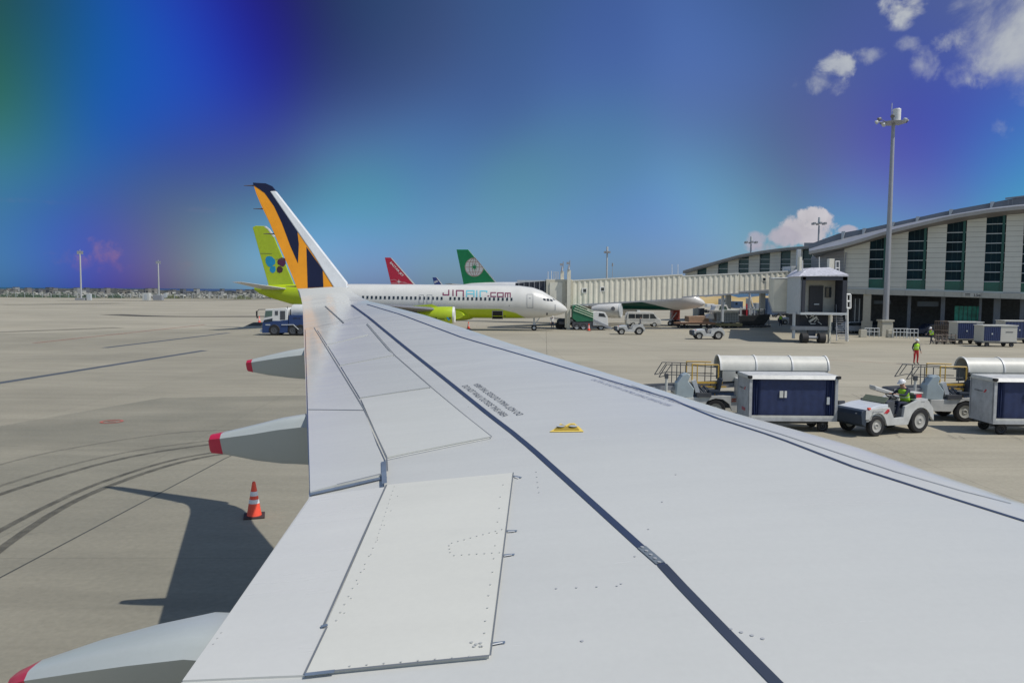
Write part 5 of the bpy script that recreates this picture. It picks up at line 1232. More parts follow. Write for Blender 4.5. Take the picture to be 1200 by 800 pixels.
def make_tug(loc, rz, label, detail=True, group=None):
    """tow tractor, front towards +x, camera usually looks at the +y side"""
    t = empty('tow_tractor', loc, rz, label, 'tow tractor', group)
    W_ = .72
    def arc(cx, r, a0=180, a1=0, n_=8): return [(cx + r * math.cos(R(a0 + (a1 - a0) * k / n_)), .40 + r * math.sin(R(a0 + (a1 - a0) * k / n_))) for k in range(n_ + 1)]
    for sy in (1, -1):
        side = [(-1.66, .42), (-1.66, .55), (-1.62, .86), (-1.36, 1.16), (-.86, 1.20), (-.40, 1.04), (-.22, 1.0), (-.16, .62), (.28, .60), (.50, 1.0), (1.22, .98), (1.60, .93), (1.60, .62), (1.38, .60)] + arc(1.06, .42, 25, 155)[0:] + [(.60, .36), (-.40, .34)] + arc(-1.0, .52, 20, 160)
        MB().prism([(x, sy * W_, z) for x, z in side], (0, -sy * .10, 0)).build('side_panel', tugw, t, bevel=.012)
    MB().prism([(.46, -.62, 1.10), (.46, -.62, .5), (1.62, -.62, .5), (1.62, -.62, .93), (.95, -.62, 1.07)], (0, 1.24, 0)).build('hood', mat('hood_white', (.58, .61, .64), .3), t, bevel=.03)
    MB().prism([(1.60, -.74, .95), (1.78, -.70, .93), (1.84, -.66, .80), (1.80, -.66, .46), (1.56, -.72, .34), (1.50, -.72, .95)], (0, 1.42, 0)).build('front_bumper', bump_m, t, bevel=.03)
    MB().box((-.05, 0, .42), (1.1, 1.22, .12)).build('floor', dgrey, t); MB().box((-1.05, 0, .62), (1.05, 1.2, .5)).build('rear_body', tugw, t, bevel=.02)
    MB().prism([(.18, -.6, .48), (.14, -.6, 1.20), (.48, -.6, 1.16), (.56, -.6, .48)], (0, 1.2, 0)).build('dashboard', dgrey, t)
    MB().box((-.78, .2, .86), (.5, .5, .14)).build('seat', bump_m, t, bevel=.03); MB().box((-1.04, .2, 1.12), (.10, .5, .46)).build('seat_back', bump_m, t, bevel=.03)
    MB().box((-1.22, 0, 1.17), (.55, 1.16, .05)).build('rear_deck', tugw, t)
    wsp = MB(); wsp.prism([(.50, -.5, 1.12), (.32, -.5, 1.30), (.35, -.5, 1.31), (.54, -.5, 1.12)], (0, 1.0, 0)); wsp.build('windshield', mat('screen_olive', (.16, .18, .12), .25, spec=.6), t)
    c = Vector((-.12, .2, 1.30)); ax = Vector((-.55, 0, .83)).normalized(); pts = []
    sx = Vector((0, 1, 0)); ux = ax.cross(sx)
    pts = [c + (sx * math.cos(2 * math.pi * k / 16) + ux * math.sin(2 * math.pi * k / 16)) * .19 for k in range(17)]
    sw = MB().tube(pts, .018, 6); sw.cyl(c, c - ax * .4, .03); sw.cyl(pts[0], pts[8], .012); sw.build('steering_wheel', black, t)
    wheel(t, (1.04, .60, .365), .365, .20, rimm); wheel(t, (1.04, -.60, .365), .365, .20, rimm); wheel(t, (-1.0, .60, .45), .45, .24, rimm); wheel(t, (-1.0, -.60, .45), .45, .24, rimm)
    hb = MB().cyl((1.83, .5, .80), (1.78, .5, .80), .05, .05, 14).build('headlight', greyp, t); MB().cyl((1.83, -.5, .80), (1.78, -.5, .80), .05, .05, 14).build('headlight', greyp, t)
    MB().box((1.45, .70, 1.0), (.10, .08, .06)).build('indicator', orangep, t)
    if detail:
        MB().box((-1.62, .4, .95), (.05, .3, .14)).build('tail_light', red, t)
        side_text(t, 'swissport', 1.32, .83, W_ + .006, .075, greyp, True, L_=.52)
        MB().prism([(.78, W_ + .006, .80), (.62, W_ + .006, .94), (.50, W_ + .006, .94), (.66, W_ + .006, .80)], (0, .004, 0)).build('logo_mark', red, t); MB().prism([(.62, W_ + .006, .78), (.50, W_ + .006, .88), (.56, W_ + .006, .90), (.68, W_ + .006, .80)], (0, .006, 0)).build('logo_mark', mat('logo_red_dark', (.4, .02, .03), .5), t)
        side_text(t, '3T-05', -1.0, 1.10, W_ + .006, .05, greyp, True)
        MB().box((-1.36, .1, 1.27), (.40, .34, .16)).build('toolbox', red, t, bevel=.02); MB().box((-1.36, .1, 1.37), (.46, .38, .04)).build('toolbox_lid', white2, t)
    return t
tl_ = (G(1020, 507.5) + G(1078, 507.5)) / 2
Yt = G(1050, 500).y
tg_ = make_tug((G(1043, 508.5).x, G(1043, 508.5).y + .55, 0), R(180 + 22), 'nearest white tow tractor, with a driver, between the two blue-curtained dollies')
# driver sits in the tractor (front is -x after the turn); tractor space -> world
TM = root_mat(tg_)
def tw(x, y, z): return tuple(TM @ Vector((x, y, z)))
sit = dict(pelvis=(-.80, .2, 1.04), waist=(-.79, .2, 1.21), chest=(-.74, .2, 1.44), neck=(-.68, .2, 1.60), head=(-.64, .2, 1.73), shl=(-.73, .40, 1.52), shr=(-.73, .0, 1.52), ell=(-.50, .45, 1.34), elr=(-.50, -.04, 1.34), wrl=(-.26, .36, 1.38), wrr=(-.26, .06, 1.38),
           hipl=(-.74, .31, 1.0), hipr=(-.74, .09, 1.0), knl=(-.32, .38, 1.08), knr=(-.30, .04, 1.06), anl=(-.18, .36, .64), anr=(-.14, .08, .64), toel=(-.02, .36, .56), toer=(.02, .08, .56), face=(1, 0, 0))
dr = person(tg_.location, tg_.rotation_euler[2], 'driver in white helmet and yellow vest seated in the nearest tow tractor', sit, cloth_navy, cloth_navy, vestm, stripes=True)
s1_ = make_tug(G(738, 391.8), R(180), 'small white tow tractor in front of the minibus, left of the other distant tractor', False)
s2_ = copy_tree(s1_, G(829, 397.2), R(180), 'small white tow tractor standing alone on the apron below the corrugated bridge')
s3_ = copy_tree(s1_, G(926, 380.0), R(180), 'farthest small white tow tractor, half hidden behind the leg of the second bridge')
# dollies
dw = mat('dolly_white', (.58, .58, .55), .45, noise=.18, nscale=2.5); dal = mat('dolly_aluminium', (.42, .43, .44), .5, noise=.25, nscale=3)
def make_dolly(loc, rz, label, group=None):
    d = empty('baggage_dolly', loc, rz, label, 'baggage cart', group); L2, W2, zt, zb = 1.575, .72, 2.02, .50
    MB().prism([(-L2 - .04, -W2 - .05, zt - .12), (-L2 - .04, W2 + .05, zt - .12), (-L2 - .04, W2 - .1, zt + .02), (-L2 - .04, -W2 + .1, zt + .02)], (2 * L2 + .08, 0, 0)).build('roof', dw, d, bevel=.02)
    for sx in (-1, 1):
        MB().box((sx * (L2 - .02), 0, (zt + zb) / 2 - .06), (.05, 2 * W2 - .06, zt - zb - .12)).build('end_panel', dal, d)
        for sy in (-1, 1):
            MB().box((sx * (L2 - .045), sy * (W2 - .045), (zt + zb) / 2 - .06), (.10, .10, zt - zb - .10)).build('corner_post', dal, d); MB().box((sx * (L2), sy * (W2 + .02), zt - .04), (.14, .14, .10)).build('corner_cap', black, d, bevel=.015)
    for sy in (-1, 1):
        nx = 130; vs = []
        for j in range(9):
            for i in range(nx + 1):
                u = i / nx; x = -L2 + .11 + u * (2 * L2 - .22); z = zb + .03 + (zt - .16 - zb) * j / 8
                e = min(u, 1 - u); amp = .035 if e < .10 else .003
                y = sy * (W2 - .07 + amp * math.sin(u * (240 if e < .12 else 60) + j * .08) - .03 * (j == 0))
                vs.append((x, y, z))
        MB().add(vs, [(j * (nx + 1) + i, j * (nx + 1) + i + 1, (j + 1) * (nx + 1) + i + 1, (j + 1) * (nx + 1) + i) for j in range(8) for i in range(nx)]).build('curtain', navy, d, smooth=True)
        MB().box((-.42, sy * (W2 - .045), 1.36), (.13, .02, .24)).build('curtain_label', white2, d); MB().box((-.27, sy * (W2 - .045), 1.36), (.08, .02, .24)).build('curtain_label', white, d); MB().box((1.25, sy * (W2 - .03), 1.14), (.10, .02, .26)).build('curtain_label', lgrey, d)
    MB().box((0, 0, zb - .04), (2 * L2, 2 * W2, .12)).build('deck', dal, d)
    MB().box((0, -W2 + .02, zb + .05), (2 * L2 - .2, .03, .10)).build('kick_rail', white2, d)
    fr = MB().box((0, .3, zb - .18), (2 * L2 - .3, .08, .12)); fr.box((0, -.3, zb - .18), (2 * L2 - .3, .08, .12)); fr.box((-1.0, 0, zb - .2), (.1, 1.1, .1)); fr.box((1.15, 0, zb - .2), (.1, 1.1, .1)); fr.build('underframe', dgrey, d)
    for x in (-1.15, 1.15):
        for y in (-.5, .5): wheel(d, (x, y, .20), .20, .12, dgrey)
    MB().tube([(L2, 0, .32), (L2 + .55, 0, .40), (L2 + .8, 0, .62)], .03).build('tow_bar', dgrey, d); MB().box((L2 + .34, -.25, 1.02), (.22, .10, .14)).build('hitch_marker', dgrey, d); MB().tube([(L2, -.25, 1.02), (L2 + .3, -.25, 1.02)], .02).build('hitch_rod', dgrey, d)
    return d
g1 = G(935, 506.5); nd = G(877, 506); nd2 = G(1163, 510)
d1 = make_dolly((nd.x + 1.575, nd.y + .72, 0), 0, 'white baggage dolly with deep blue curtains, left of the manned tow tractor')
d2 = copy_tree(d1, (nd2.x + 1.575, nd2.y + .72, 0), 0, 'white baggage dolly with blue curtains, cut off by the right edge of the photo')
for d_ in (d1, d2):
    pass
# markings on the second dolly's end panel
o_ = -1.575 - .012
def end_text(root, txt, y, z, h, m, Lh, x=o_):
    vs, fs = text_mesh(txt, 1.0, True); a0 = min(v.x for v in vs); a1 = max(v.x for v in vs); b0 = min(v.y for v in vs); b1 = max(v.y for v in vs)
    return MB().add([Vector((x, y - (v.x - a0) / (a1 - a0) * Lh, z + (v.y - b0) / (b1 - b0) * h)) for v in vs], fs).build('lettering', m, root)
for d_ in (d1, d2):
    end_text(d_, 'swissport', .45, 1.46, .07, dgrey, .5); MB().prism([(o_, -.10, 1.46), (o_, -.22, 1.58), (o_, -.30, 1.58), (o_, -.2, 1.46)], (-.005, 0, 0)).build('logo_mark', red, d_)
MB().prism([(o_, .1, .70), (o_, -.3, .70), (o_, -.3, .82), (o_, .1, .82)], (-.006, 0, 0)).build('sticker', mat('sticker_pink', (.45, .12, .14), .6), d1)
# belt loaders
ylr = mat('rail_yellow', (.60, .38, .07), .5)
beltm = mat('belt_black', (.05, .055, .06), .8)
def make_loader(loc, rz, label, group=None):
    b = empty('belt_loader', loc, rz, label, 'belt loader', group)   # conveyor runs along x, low end at -x
    MB().prism([(-3.5, -.45, 1.05), (3.7, -.45, 1.45), (3.7, -.45, 1.62), (-3.5, -.45, 1.22)], (0, .9, 0)).build('conveyor_frame', greyp, b)
    MB().prism([(-3.5, -.36, 1.226), (3.7, -.36, 1.626), (3.7, -.36, 1.64), (-3.5, -.36, 1.24)], (0, .72, 0)).build('belt', beltm, b)
    MB().cyl((-3.5, -.42, 1.14), (-3.5, .42, 1.14), .09, .09, 14).build('belt_roller', dgrey, b)
    # canopy: half-round hood of three sections
    for k in range(3):
        x0 = -.62 + k * 1.42; x1 = x0 + 1.42; rings = []
        for x in (x0, x1):
            zc = 1.92 + (x - 1.5) * .0; rings.append([Vector((x, .50 * math.cos(a), zc + .54 * math.sin(a))) for a in [math.pi * i / 20 for i in range(21)]] + [Vector((x, -.46, zc)), ] + [Vector((x, .47 * math.cos(a), zc + .51 * math.sin(a))) for a in [math.pi * (20 - i) / 20 for i in range(21)]])
        MB().loft(rings).build('canopy_section', mat('canopy_cream', (.60, .59, .53), .45, noise=.14, nscale=1.5), b, smooth=True)
    for k in range(4):
        x0 = -.62 + k * 1.42; rings = [[Vector((x, r_ * .93 * math.cos(a), 1.92 + r_ * math.sin(a))) for a in [math.pi * i / 20 for i in range(21)]] for x, r_ in ((x0 - .03, .545), (x0 - .03, .57), (x0 + .03, .57), (x0 + .03, .545))]
        MB().loft([list(r) for r in zip(*rings)]).build('canopy_hoop', white, b)
    for s_ in (-1, 1):
        MB().prism([(-.55, s_ * .47, 1.46), (3.6, s_ * .47, 1.68), (3.6, s_ * .47, 1.93), (-.55, s_ * .47, 1.93)], (0, s_ * .02, 0)).build('canopy_skirt', mat('skirt_grey', (.44, .44, .40), .5), b)
    # rails on the low end
    rl_ = MB()
    for y in (-.47, .47):
        rl_.tube([(-3.05, y, 1.62), (-2.75, y, 2.12), (-1.9, y, 2.10), (-.65, y, 2.02)], .018, 6); rl_.tube([(-3.05, y, 1.62), (-2.6, y, 1.72), (-.65, y, 1.68)], .018, 6); rl_.tube([(-2.85, y, 1.70), (-2.58, y, 2.1)], .016, 6)
        for x in (-2.35, -2.0, -1.0): rl_.tube([(x, y, 1.3), (x, y, 2.10)], .018, 6)
    rl_.build('side_rail', dgrey, b)
    yl = MB()
    for y in (-.50, ): yl.tube([(-1.75, y, 1.40), (-1.75, y, 2.14), (-.72, y, 2.12), (-.72, y, 1.42)], .028, 6); yl.tube([(-1.55, y, 1.45), (-1.55, y, 2.14)], .022, 6)
    yl.tube([(-1.75, .5, 1.40), (-1.75, .5, 2.16), (-.75, .5, 2.14)], .028, 6); yl.box((-1.1, -.5, 1.42), (1.1, .06, .08)); yl.box((-.9, -.52, 1.26), (1.0, .06, .05)); yl.tube([(-.85, -.55, .9), (-.85, -.55, 1.3)], .025, 6); yl.tube([(-1.35, -.55, .9), (-1.35, -.55, 1.25)], .025, 6)
    yl.build('yellow_rail', ylr, b)
    # chassis
    MB().prism([(-2.25, -.85, .42), (-2.25, -.85, .85), (-1.55, -.85, .88), (-1.35, -.85, .95), (3.3, -.85, .95), (3.3, -.85, .40), (-.25, -.85, .36), (-.35, -.85, .62), (-.6, -.85, .80), (-.9, -.85, .84), (-1.2, -.85, .74), (-1.36, -.85, .5), (-1.4, -.85, .40)], (0, .12, 0)).build('side_panel', dw, b, bevel=.01)
    MB().box((.4, .05, .66), (5.2, 1.5, .42)).build('chassis', dgrey, b); MB().box((.4, .82, .66), (5.4, .06, .55)).build('side_panel', dw, b)
    for x in (-.88, 2.4):
        for y in (-.72, .72): wheel(b, (x, y, .40), .40, .24, mat('rim_cream', (.40, .40, .36), .5))
    MB().prism([(-2.45, -.80, .86), (-2.40, -.80, 1.42), (-2.18, -.80, 1.74), (-1.98, -.80, 1.82), (-1.88, -.80, 1.72), (-1.96, -.80, 1.5), (-1.72, -.80, 1.2), (-1.76, -.80, .86)], (0, .5, 0)).build('console', mat('console_grey', (.40, .47, .49), .4), b, bevel=.03)
    MB().box((-1.62, -.62, 1.24), (.16, .22, .6), Matrix.Rotation(R(-18), 3, 'Y')).build('console_screen', lgrey, b)
    MB().box((-.95, -.62, 1.1), (.42, .45, .14)).build('seat', bump_m, b, bevel=.03); MB().box((-.72, -.62, 1.38), (.12, .42, .5), Matrix.Rotation(R(12), 3, 'Y')).build('seat_back', bump_m, b, bevel=.03)
    hs = MB()
    for k in range(5): hs.tube([(-1.75 + k * .08, -.5 - .05 * k, .98), (-1.6 + k * .1, -.6, 1.25 + .05 * (k % 2)), (-1.35 + k * .08, -.7, 1.02)], .035, 6)
    hs.build('hose', bump_m, b)
    MB().box((-1.35, -.78, .98), (.55, .25, .16)).build('engine_block', dgrey, b)
    MB().tube([(-2.78, -.62, .55), (-2.78, -.62, 1.6)], .05, 8).build('lamp_post', white2, b); MB().box((-2.78, -.62, 1.68), (.13, .12, .18)).build('lamp', dgrey, b)
    MB().box((.35, -.72, 1.28), (.86, .46, .72)).build('vent_box', dw, b, bevel=.015)
    vb = MB()
    for j in range(4):
        for i in range(3): vb.box((.1 + i * .2, -.955, 1.08 + j * .14), (.12, .012, .08))
    vb.build('vent_grille', greyp, b)
    MB().box((-.18, -.855, .82), (.18, .012, .05)).build('reflector', mat('reflector_orange', (.5, .12, .06), .4), b); MB().box((-.18, -.855, .74), (.18, .012, .05)).build('reflector', MAT['reflector_orange'], b)
    return b
lx = G(845, 489)
Yl = 30.0
l1 = make_loader((D(846, 420, Yl).x + .62, Yl + .6, 0), 0, 'belt loader with round cream canopy, partly hidden by the wing and the left dolly')
l2 = copy_tree(l1, (D(1138, 420, Yl).x + .62, Yl + .6, 0), 0, 'belt loader with round cream canopy standing behind the manned tow tractor at the right edge')
# the low nose of a third conveyor shows over the tractor hood
cw = MB().prism([(-.55, -.2, 1.50), (.35, -.2, 1.22), (.35, -.2, 1.05), (-.55, -.2, 1.32)], (0, .5, 0))
cw2 = cw.build('conveyor_nose', dw, l2, bevel=.04); cw2.location = (-3.75, -.3, -.15)
MB().cyl((-3.3, -.52, 1.10), (-3.3, -.46, 1.10), .08).build('nose_roller', dgrey, l2)
# minibus
vw_ = mat('van_white', (.64, .64, .62), .3)
van = empty('minibus', G(753, 382.6), 0, 'white minibus with dark side windows facing right, behind a small tractor under the bridge', 'minibus')
def extr(poly, y0, y1): return MB().prism([(x, y0, z) for x, z in poly], (0, y1 - y0, 0))
extr([(-2.45, .35), (-2.5, .9), (-2.35, 2.0), (-2.2, 2.1), (1.2, 2.1), (1.45, 2.0), (2.05, 1.25), (2.45, 1.05), (2.5, .4)], -.88, .88).build('body', vw_, van, bevel=.07)
for a, b in ((-2.15, -1.25), (-1.15, -.2), (-.1, .75)): MB().prism([(a, -.892, 1.22), (b, -.892, 1.22), (b, -.892, 1.82), (a, -.892, 1.82)], (0, -.01, 0)).build('side_window', glass, van)
MB().prism([(.9, -.892, 1.22), (1.85, -.892, 1.22), (1.35, -.892, 1.85), (.9, -.892, 1.85)], (0, -.01, 0)).build('side_window', glass, van)
MB().prism([(2.02, -.75, 1.30), (1.50, -.7, 1.98), (1.50, .7, 1.98), (2.02, .75, 1.30)], (.02, 0, .01)).build('windshield', glass, van)
MB().prism([(-2.5, -.7, 1.25), (-2.36, -.68, 1.95), (-2.36, .68, 1.95), (-2.5, .7, 1.25)], (-.02, 0, 0)).build('rear_window', glass, van)
MB().box((2.45, 0, .5), (.15, 1.7, .2)).build('bumper', greyp, van); MB().box((-.2, -.895, .95), (3.6, .01, .03)).build('door_seam', greyp, van)
for x in (-1.5, 1.55):
    for y in (-.78, .78): wheel(van, (x, y, .34), .34, .22, lgrey)
for sy in (-1, 1): MB().box((2.44, sy * .7, .88), (.1, .25, .16)).build('headlight', reflw, van)
# blue and white tanker truck at the left
tk = empty('tanker_truck', G(336, 392.4), 0, 'blue and white airport tanker truck facing left, half hidden behind the wing tip', 'truck')
kx = tk.location.y / FPX
def tp(px, py): p = D(px, py, tk.location.y - 1.2) - tk.location; return (p.x, p.z)
cabp = [tp(*p) for p in ((308.5, 389), (307.5, 376), (309.5, 372), (311, 362.3), (334.5, 360.7), (337, 362.5), (337, 389))]
blue = mat('truck_blue', (.02, .05, .16), .35)
extr(cabp, -1.2, 1.2).build('cab', white, tk, bevel=.05)
extr([tp(*p) for p in ((307.2, 390.2), (307.4, 378.5), (309, 375.5), (328, 375.8), (337.5, 374.5), (337.5, 390))], -1.215, 1.215).build('cab_lower', blue, tk, bevel=.03)
cw_ = extr([tp(*p) for p in ((310.3, 371.7), (311.4, 364.1), (319.2, 363.9), (319, 370.2))], -1.225, -1.2).build('side_window', mat('truck_glass', (.10, .16, .14), .15), tk)
extr([tp(*p) for p in ((309.6, 374.8), (319.4, 372.8), (319.2, 376.5), (309.4, 378))], -1.228, -1.2).build('door_panel', bump_m, tk)
extr([tp(*p) for p in ((322.3, 364.2), (325.8, 364.2), (325.8, 369.2), (322.3, 369.2))], -1.225, -1.2).build('side_window', dgrey, tk)
extr([tp(*p) for p in ((328.3, 364.2), (334.2, 364.2), (334.2, 374.5), (328.3, 374.5))], -1.225, -1.2).build('rear_door_opening', dgrey, tk)
MB().tube([(tp(311, 362.5)[0], -1.3, tp(311, 362.5)[1]), (tp(304, 362.6)[0], -1.4, tp(304, 362.6)[1]), (tp(301.5, 366)[0], -1.4, tp(301.5, 366)[1])], .035, 6).build('mirror_arm', dgrey, tk)
MB().box((tp(301.6, 367)[0], -1.4, tp(301.6, 367.2)[1]), (.14, .1, .55)).build('mirror', black, tk); MB().box((tp(302.2, 371.5)[0], -1.4, tp(302.2, 371.6)[1]), (.14, .1, .2)).build('mirror', black, tk)
za = tp(340, 366)[1]; xa = tp(338.5, 366)[0]
MB().lathe((xa, 0, za + .05), (1, 0, 0), [(0, .3), (.08, .72), (.2, .80), (4.6, .80), (4.8, .5)], 24).build('tank', white, tk, smooth=True)
MB().box((xa + 2.4, 0, za - .95), (4.9, 2.36, 1.3)).build('tank_body', blue, tk, bevel=.03)
side_text(tk, 'CFT-14', tp(343.5, 373)[0], tp(344, 374)[1], -1.19, .18, black); MB().box((tp(347, 372)[0], -.80, tp(347, 372.6)[1]), (.8, .02, .24)).build('plate', dgrey, tk)
MB().tube([(tp(330, 380.6)[0], -1.25, tp(330, 380.6)[1]), (tp(344, 380.4)[0], -1.25, tp(344, 380.4)[1]), (tp(350, 386)[0], -1.25, tp(350, 386)[1])], .045, 6).build('hose_rail', lgrey, tk)
MB().tube([(tp(336, 360)[0], -1.0, tp(336, 359)[1]), (tp(338, 374)[0], -1.0, tp(338, 374)[1])], .04, 6).build('exhaust', dgrey, tk)
MB().box((tp(305.5, 387.5)[0], 0, tp(305, 387.5)[1]), (.25, 2.2, .3)).build('bumper', lgrey, tk); MB().box((tp(314, 380.5)[0], -1.23, tp(314, 380.5)[1]), (.5, .02, .12)).build('headlight', lgrey, tk)
for x in (321.5, 343.5, 352):
    for y in (-1.10, 1.10): wheel(tk, (tp(x, 380)[0], y, .6), .6, .34, dgrey)
# green stair truck by the jet's nose
gt = empty('stair_truck', G(694, 386.3), 0, 'green and white stair truck with sloping handrails under the boarding bridge by the jet nose', 'truck')
def gp(px, py): p = D(px, py, gt.location.y - 1.1) - gt.location; return (p.x, p.z)
grn = mat('truck_green', (.02, .16, .08), .5, noise=.15)
extr([gp(*p) for p in ((671, 373), (671, 358.5), (676, 357.5), (695, 366.5), (695, 376), (676, 377))], -1.1, 1.1).build('stair_body', grn, gt, bevel=.03)
for k in range(4):
    a, b = gp(672 + k * 1.2, 362.5 - k * 2.4 + 1), gp(695.5, 373.2 - k * 2.5 - 1); MB().tube([(a[0], -1.14, a[1]), (b[0], -1.14, b[1])], .05, 6).build('handrail', mat('rail_pale_green', (.45, .58, .42), .5), gt)
extr([gp(*p) for p in ((695, 381.5), (695, 366), (699, 364.8), (709, 366), (712, 371), (713, 381.5))], -1.1, 1.1).build('cab', white, gt, bevel=.05)
extr([gp(*p) for p in ((701.5, 370.5), (702, 366.8), (707.8, 367.4), (710, 371.5))], -1.12, -1.1).build('side_window', glass, gt)
extr([gp(*p) for p in ((671, 383.5), (671, 377), (697, 377), (713, 380.5), (713, 383.5))], -1.05, 1.05).build('chassis', dgrey, gt)
for x in (676, 684, 704.5):
    for y in (-.95, .95): wheel(gt, (gp(x, 380)[0], y, .42), .42, .25, lgrey)
a, b = gp(696, 374), gp(717, 383.5); MB().prism([(a[0], -1.2, a[1]), (b[0], -1.2, b[1]), (b[0], -1.2, b[1] - .3), (a[0], -1.2, a[1] - .35)], (0, .5, 0)).build('ramp', greyp, gt)
# dark ground power unit beneath the nose
gu = empty('ground_power_unit', G(660, 385.4), 0, 'dark ground power unit with two wheels beside the bridge leg under the jet nose', 'power unit')
def up_(px, py): p = D(px, py, gu.location.y - .6) - gu.location; return (p.x, p.z)
extr([up_(*p) for p in ((653, 381), (653, 375.5), (656, 373), (668, 373.5), (668, 381))], -.6, .6).build('housing', bump_m, gu, bevel=.05); extr([up_(*p) for p in ((645, 373.5), (645, 372.3), (660, 373), (660, 374.2))], -.3, .3).build('tow_arm', lgrey, gu)
for x in (657, 665):
    for y in (-.5, .5): wheel(gu, (up_(x, 380)[0], y, .38), .38, .2, dgrey)
# cargo equipment line under the bridge
cl = empty('cargo_loader', G(840, 383.4), 0, 'container loader with white cab and caged platform amid the freight equipment', 'cargo loader')
Yc = cl.location.y
def cp(px, py): p = D(px, py, Yc - 1.3) - cl.location; return (p.x, p.z)
def cpoly(root, pts, y0, y1, name, m, f=cp, **k): return extr([f(*p) for p in pts], y0, y1).build(name, m, root, **k)
cpoly(cl, ((836, 366.5), (839, 358.5), (842, 357.2), (852, 357.4), (854, 362), (865, 363), (866, 366.8)), -1.2, 1.2, 'cab', white, bevel=.05)
cpoly(cl, ((842.5, 363), (844, 358.8), (851, 359), (852.5, 362.6)), -1.23, -1.2, 'cab_window', mat('cab_glass', (.04, .08, .07), .2))
cpoly(cl, ((834, 364.2), (834, 363.2), (866, 363.2), (866, 365)), -1.5, 1.3, 'platform_top', white)
fr = cpoly(cl, ((840, 377), (840, 366), (866, 366), (866, 377)), -1.2, 1.2, 'lift_cage', mat('cage_grey', (.26, .28, .29), .5, noise=.2, nscale=5))
for k in range(9): 
    x = 841 + k * 3; a, b = cp(x, 366), cp(x, 377); MB().tube([(a[0], -1.26, a[1]), (b[0], -1.26, b[1])], .03, 5).build('cage_bar', lgrey, fr)
for k in range(4):
    a, b = cp(840, 367 + k * 3), cp(866, 367 + k * 3); MB().tube([(a[0], -1.27, a[1]), (b[0], -1.27, b[1])], .03, 5).build('cage_bar', lgrey, fr)
cpoly(cl, ((828, 373), (832, 368.5), (837, 367.5), (838, 374)), -1.0, 1.0, 'front_deck', white, bevel=.03)
cpoly(cl, ((838, 382), (838, 379), (870, 379), (870, 382)), -1.3, 1.3, 'base_frame', mat('dull_yellow', (.34, .30, .16), .6))
for x in (842, 852, 862):
    for y in (-1, 1): wheel(cl, (cp(x, 380)[0], y, .35), .35, .25, dgrey)
dk = empty('container_transporter', G(886, 383.2), 0, 'dark low container transporter with a control post, right end of the freight equipment line', 'cargo loader')
def dp(px, py): p = D(px, py, dk.location.y - 1.3) - dk.location; return (p.x, p.z)
cpoly(dk, ((868, 380.5), (868, 370), (902, 368.5), (902, 373), (896, 380.5)), -1.2, 1.2, 'body', mat('transporter_black', (.02, .022, .025), .6), dp, bevel=.04)
cpoly(dk, ((867, 383), (867, 381), (903, 381), (903, 383)), -1.3, 1.3, 'base_frame', dgrey, dp)
for (x0, x1, y0, y1, m_) in ((868, 869.5, 360, 371, lgrey), (875, 876.5, 356, 371, red), (880, 881, 360, 371, lgrey), (884.5, 885.5, 362, 370, lgrey), (890, 891, 361, 369, dgrey), (896, 897, 362, 369, dgrey), (901, 902.5, 373, 383, greyp)):
    cpoly(dk, ((x0, y1), (x0, y0), (x1, y0), (x1, y1)), -1.1, -.95, 'post', m_, dp)
cpoly(dk, ((870, 362.5), (870, 361.5), (898, 361.8), (898, 362.8)), -1.1, -1.0, 'guard_rail', lgrey, dp)
cpoly(dk, ((871, 369), (871, 363), (878, 363), (878, 369)), -.9, .6, 'control_post', mat('post_maroon', (.12, .03, .04), .5), dp); cpoly(dk, ((887, 367.5), (888, 363.5), (895, 364), (895, 367.5)), -.9, .6, 'engine_cover', greyp, dp)
for x in (873, 883, 893):
    for y in (-1, 1): wheel(dk, (dp(x, 380)[0], y, .38), .38, .25, dgrey)
pd = empty('pallet_dolly', G(818, 383.8), 0, 'low pallet dolly with a faded orange deck, left end of the freight equipment line', 'pallet dolly')
def pp(px, py): p = D(px, py, pd.location.y - 1.2) - pd.location; return (p.x, p.z)
cpoly(pd, ((794, 380), (794, 378.2), (838, 377.8), (838, 380)), -1.4, 1.4, 'deck', mat('deck_orange', (.36, .20, .12), .7, noise=.2), pp)
cpoly(pd, ((793, 382.5), (793, 381.6), (840, 381.6), (840, 382.5)), -1.3, 1.3, 'frame', dgrey, pp)
cpoly(pd, ((812, 378), (812, 371.5), (836, 371), (836, 378)), 1.2, 4.0, 'cargo_pallet', mat('pallet_tan', (.38, .27, .19), .8, noise=.15), pp)
for x in (799, 806, 826, 833):
    for y in (-1, 1): wheel(pd, (pp(x, 380)[0], y, .22), .22, .2, dgrey)
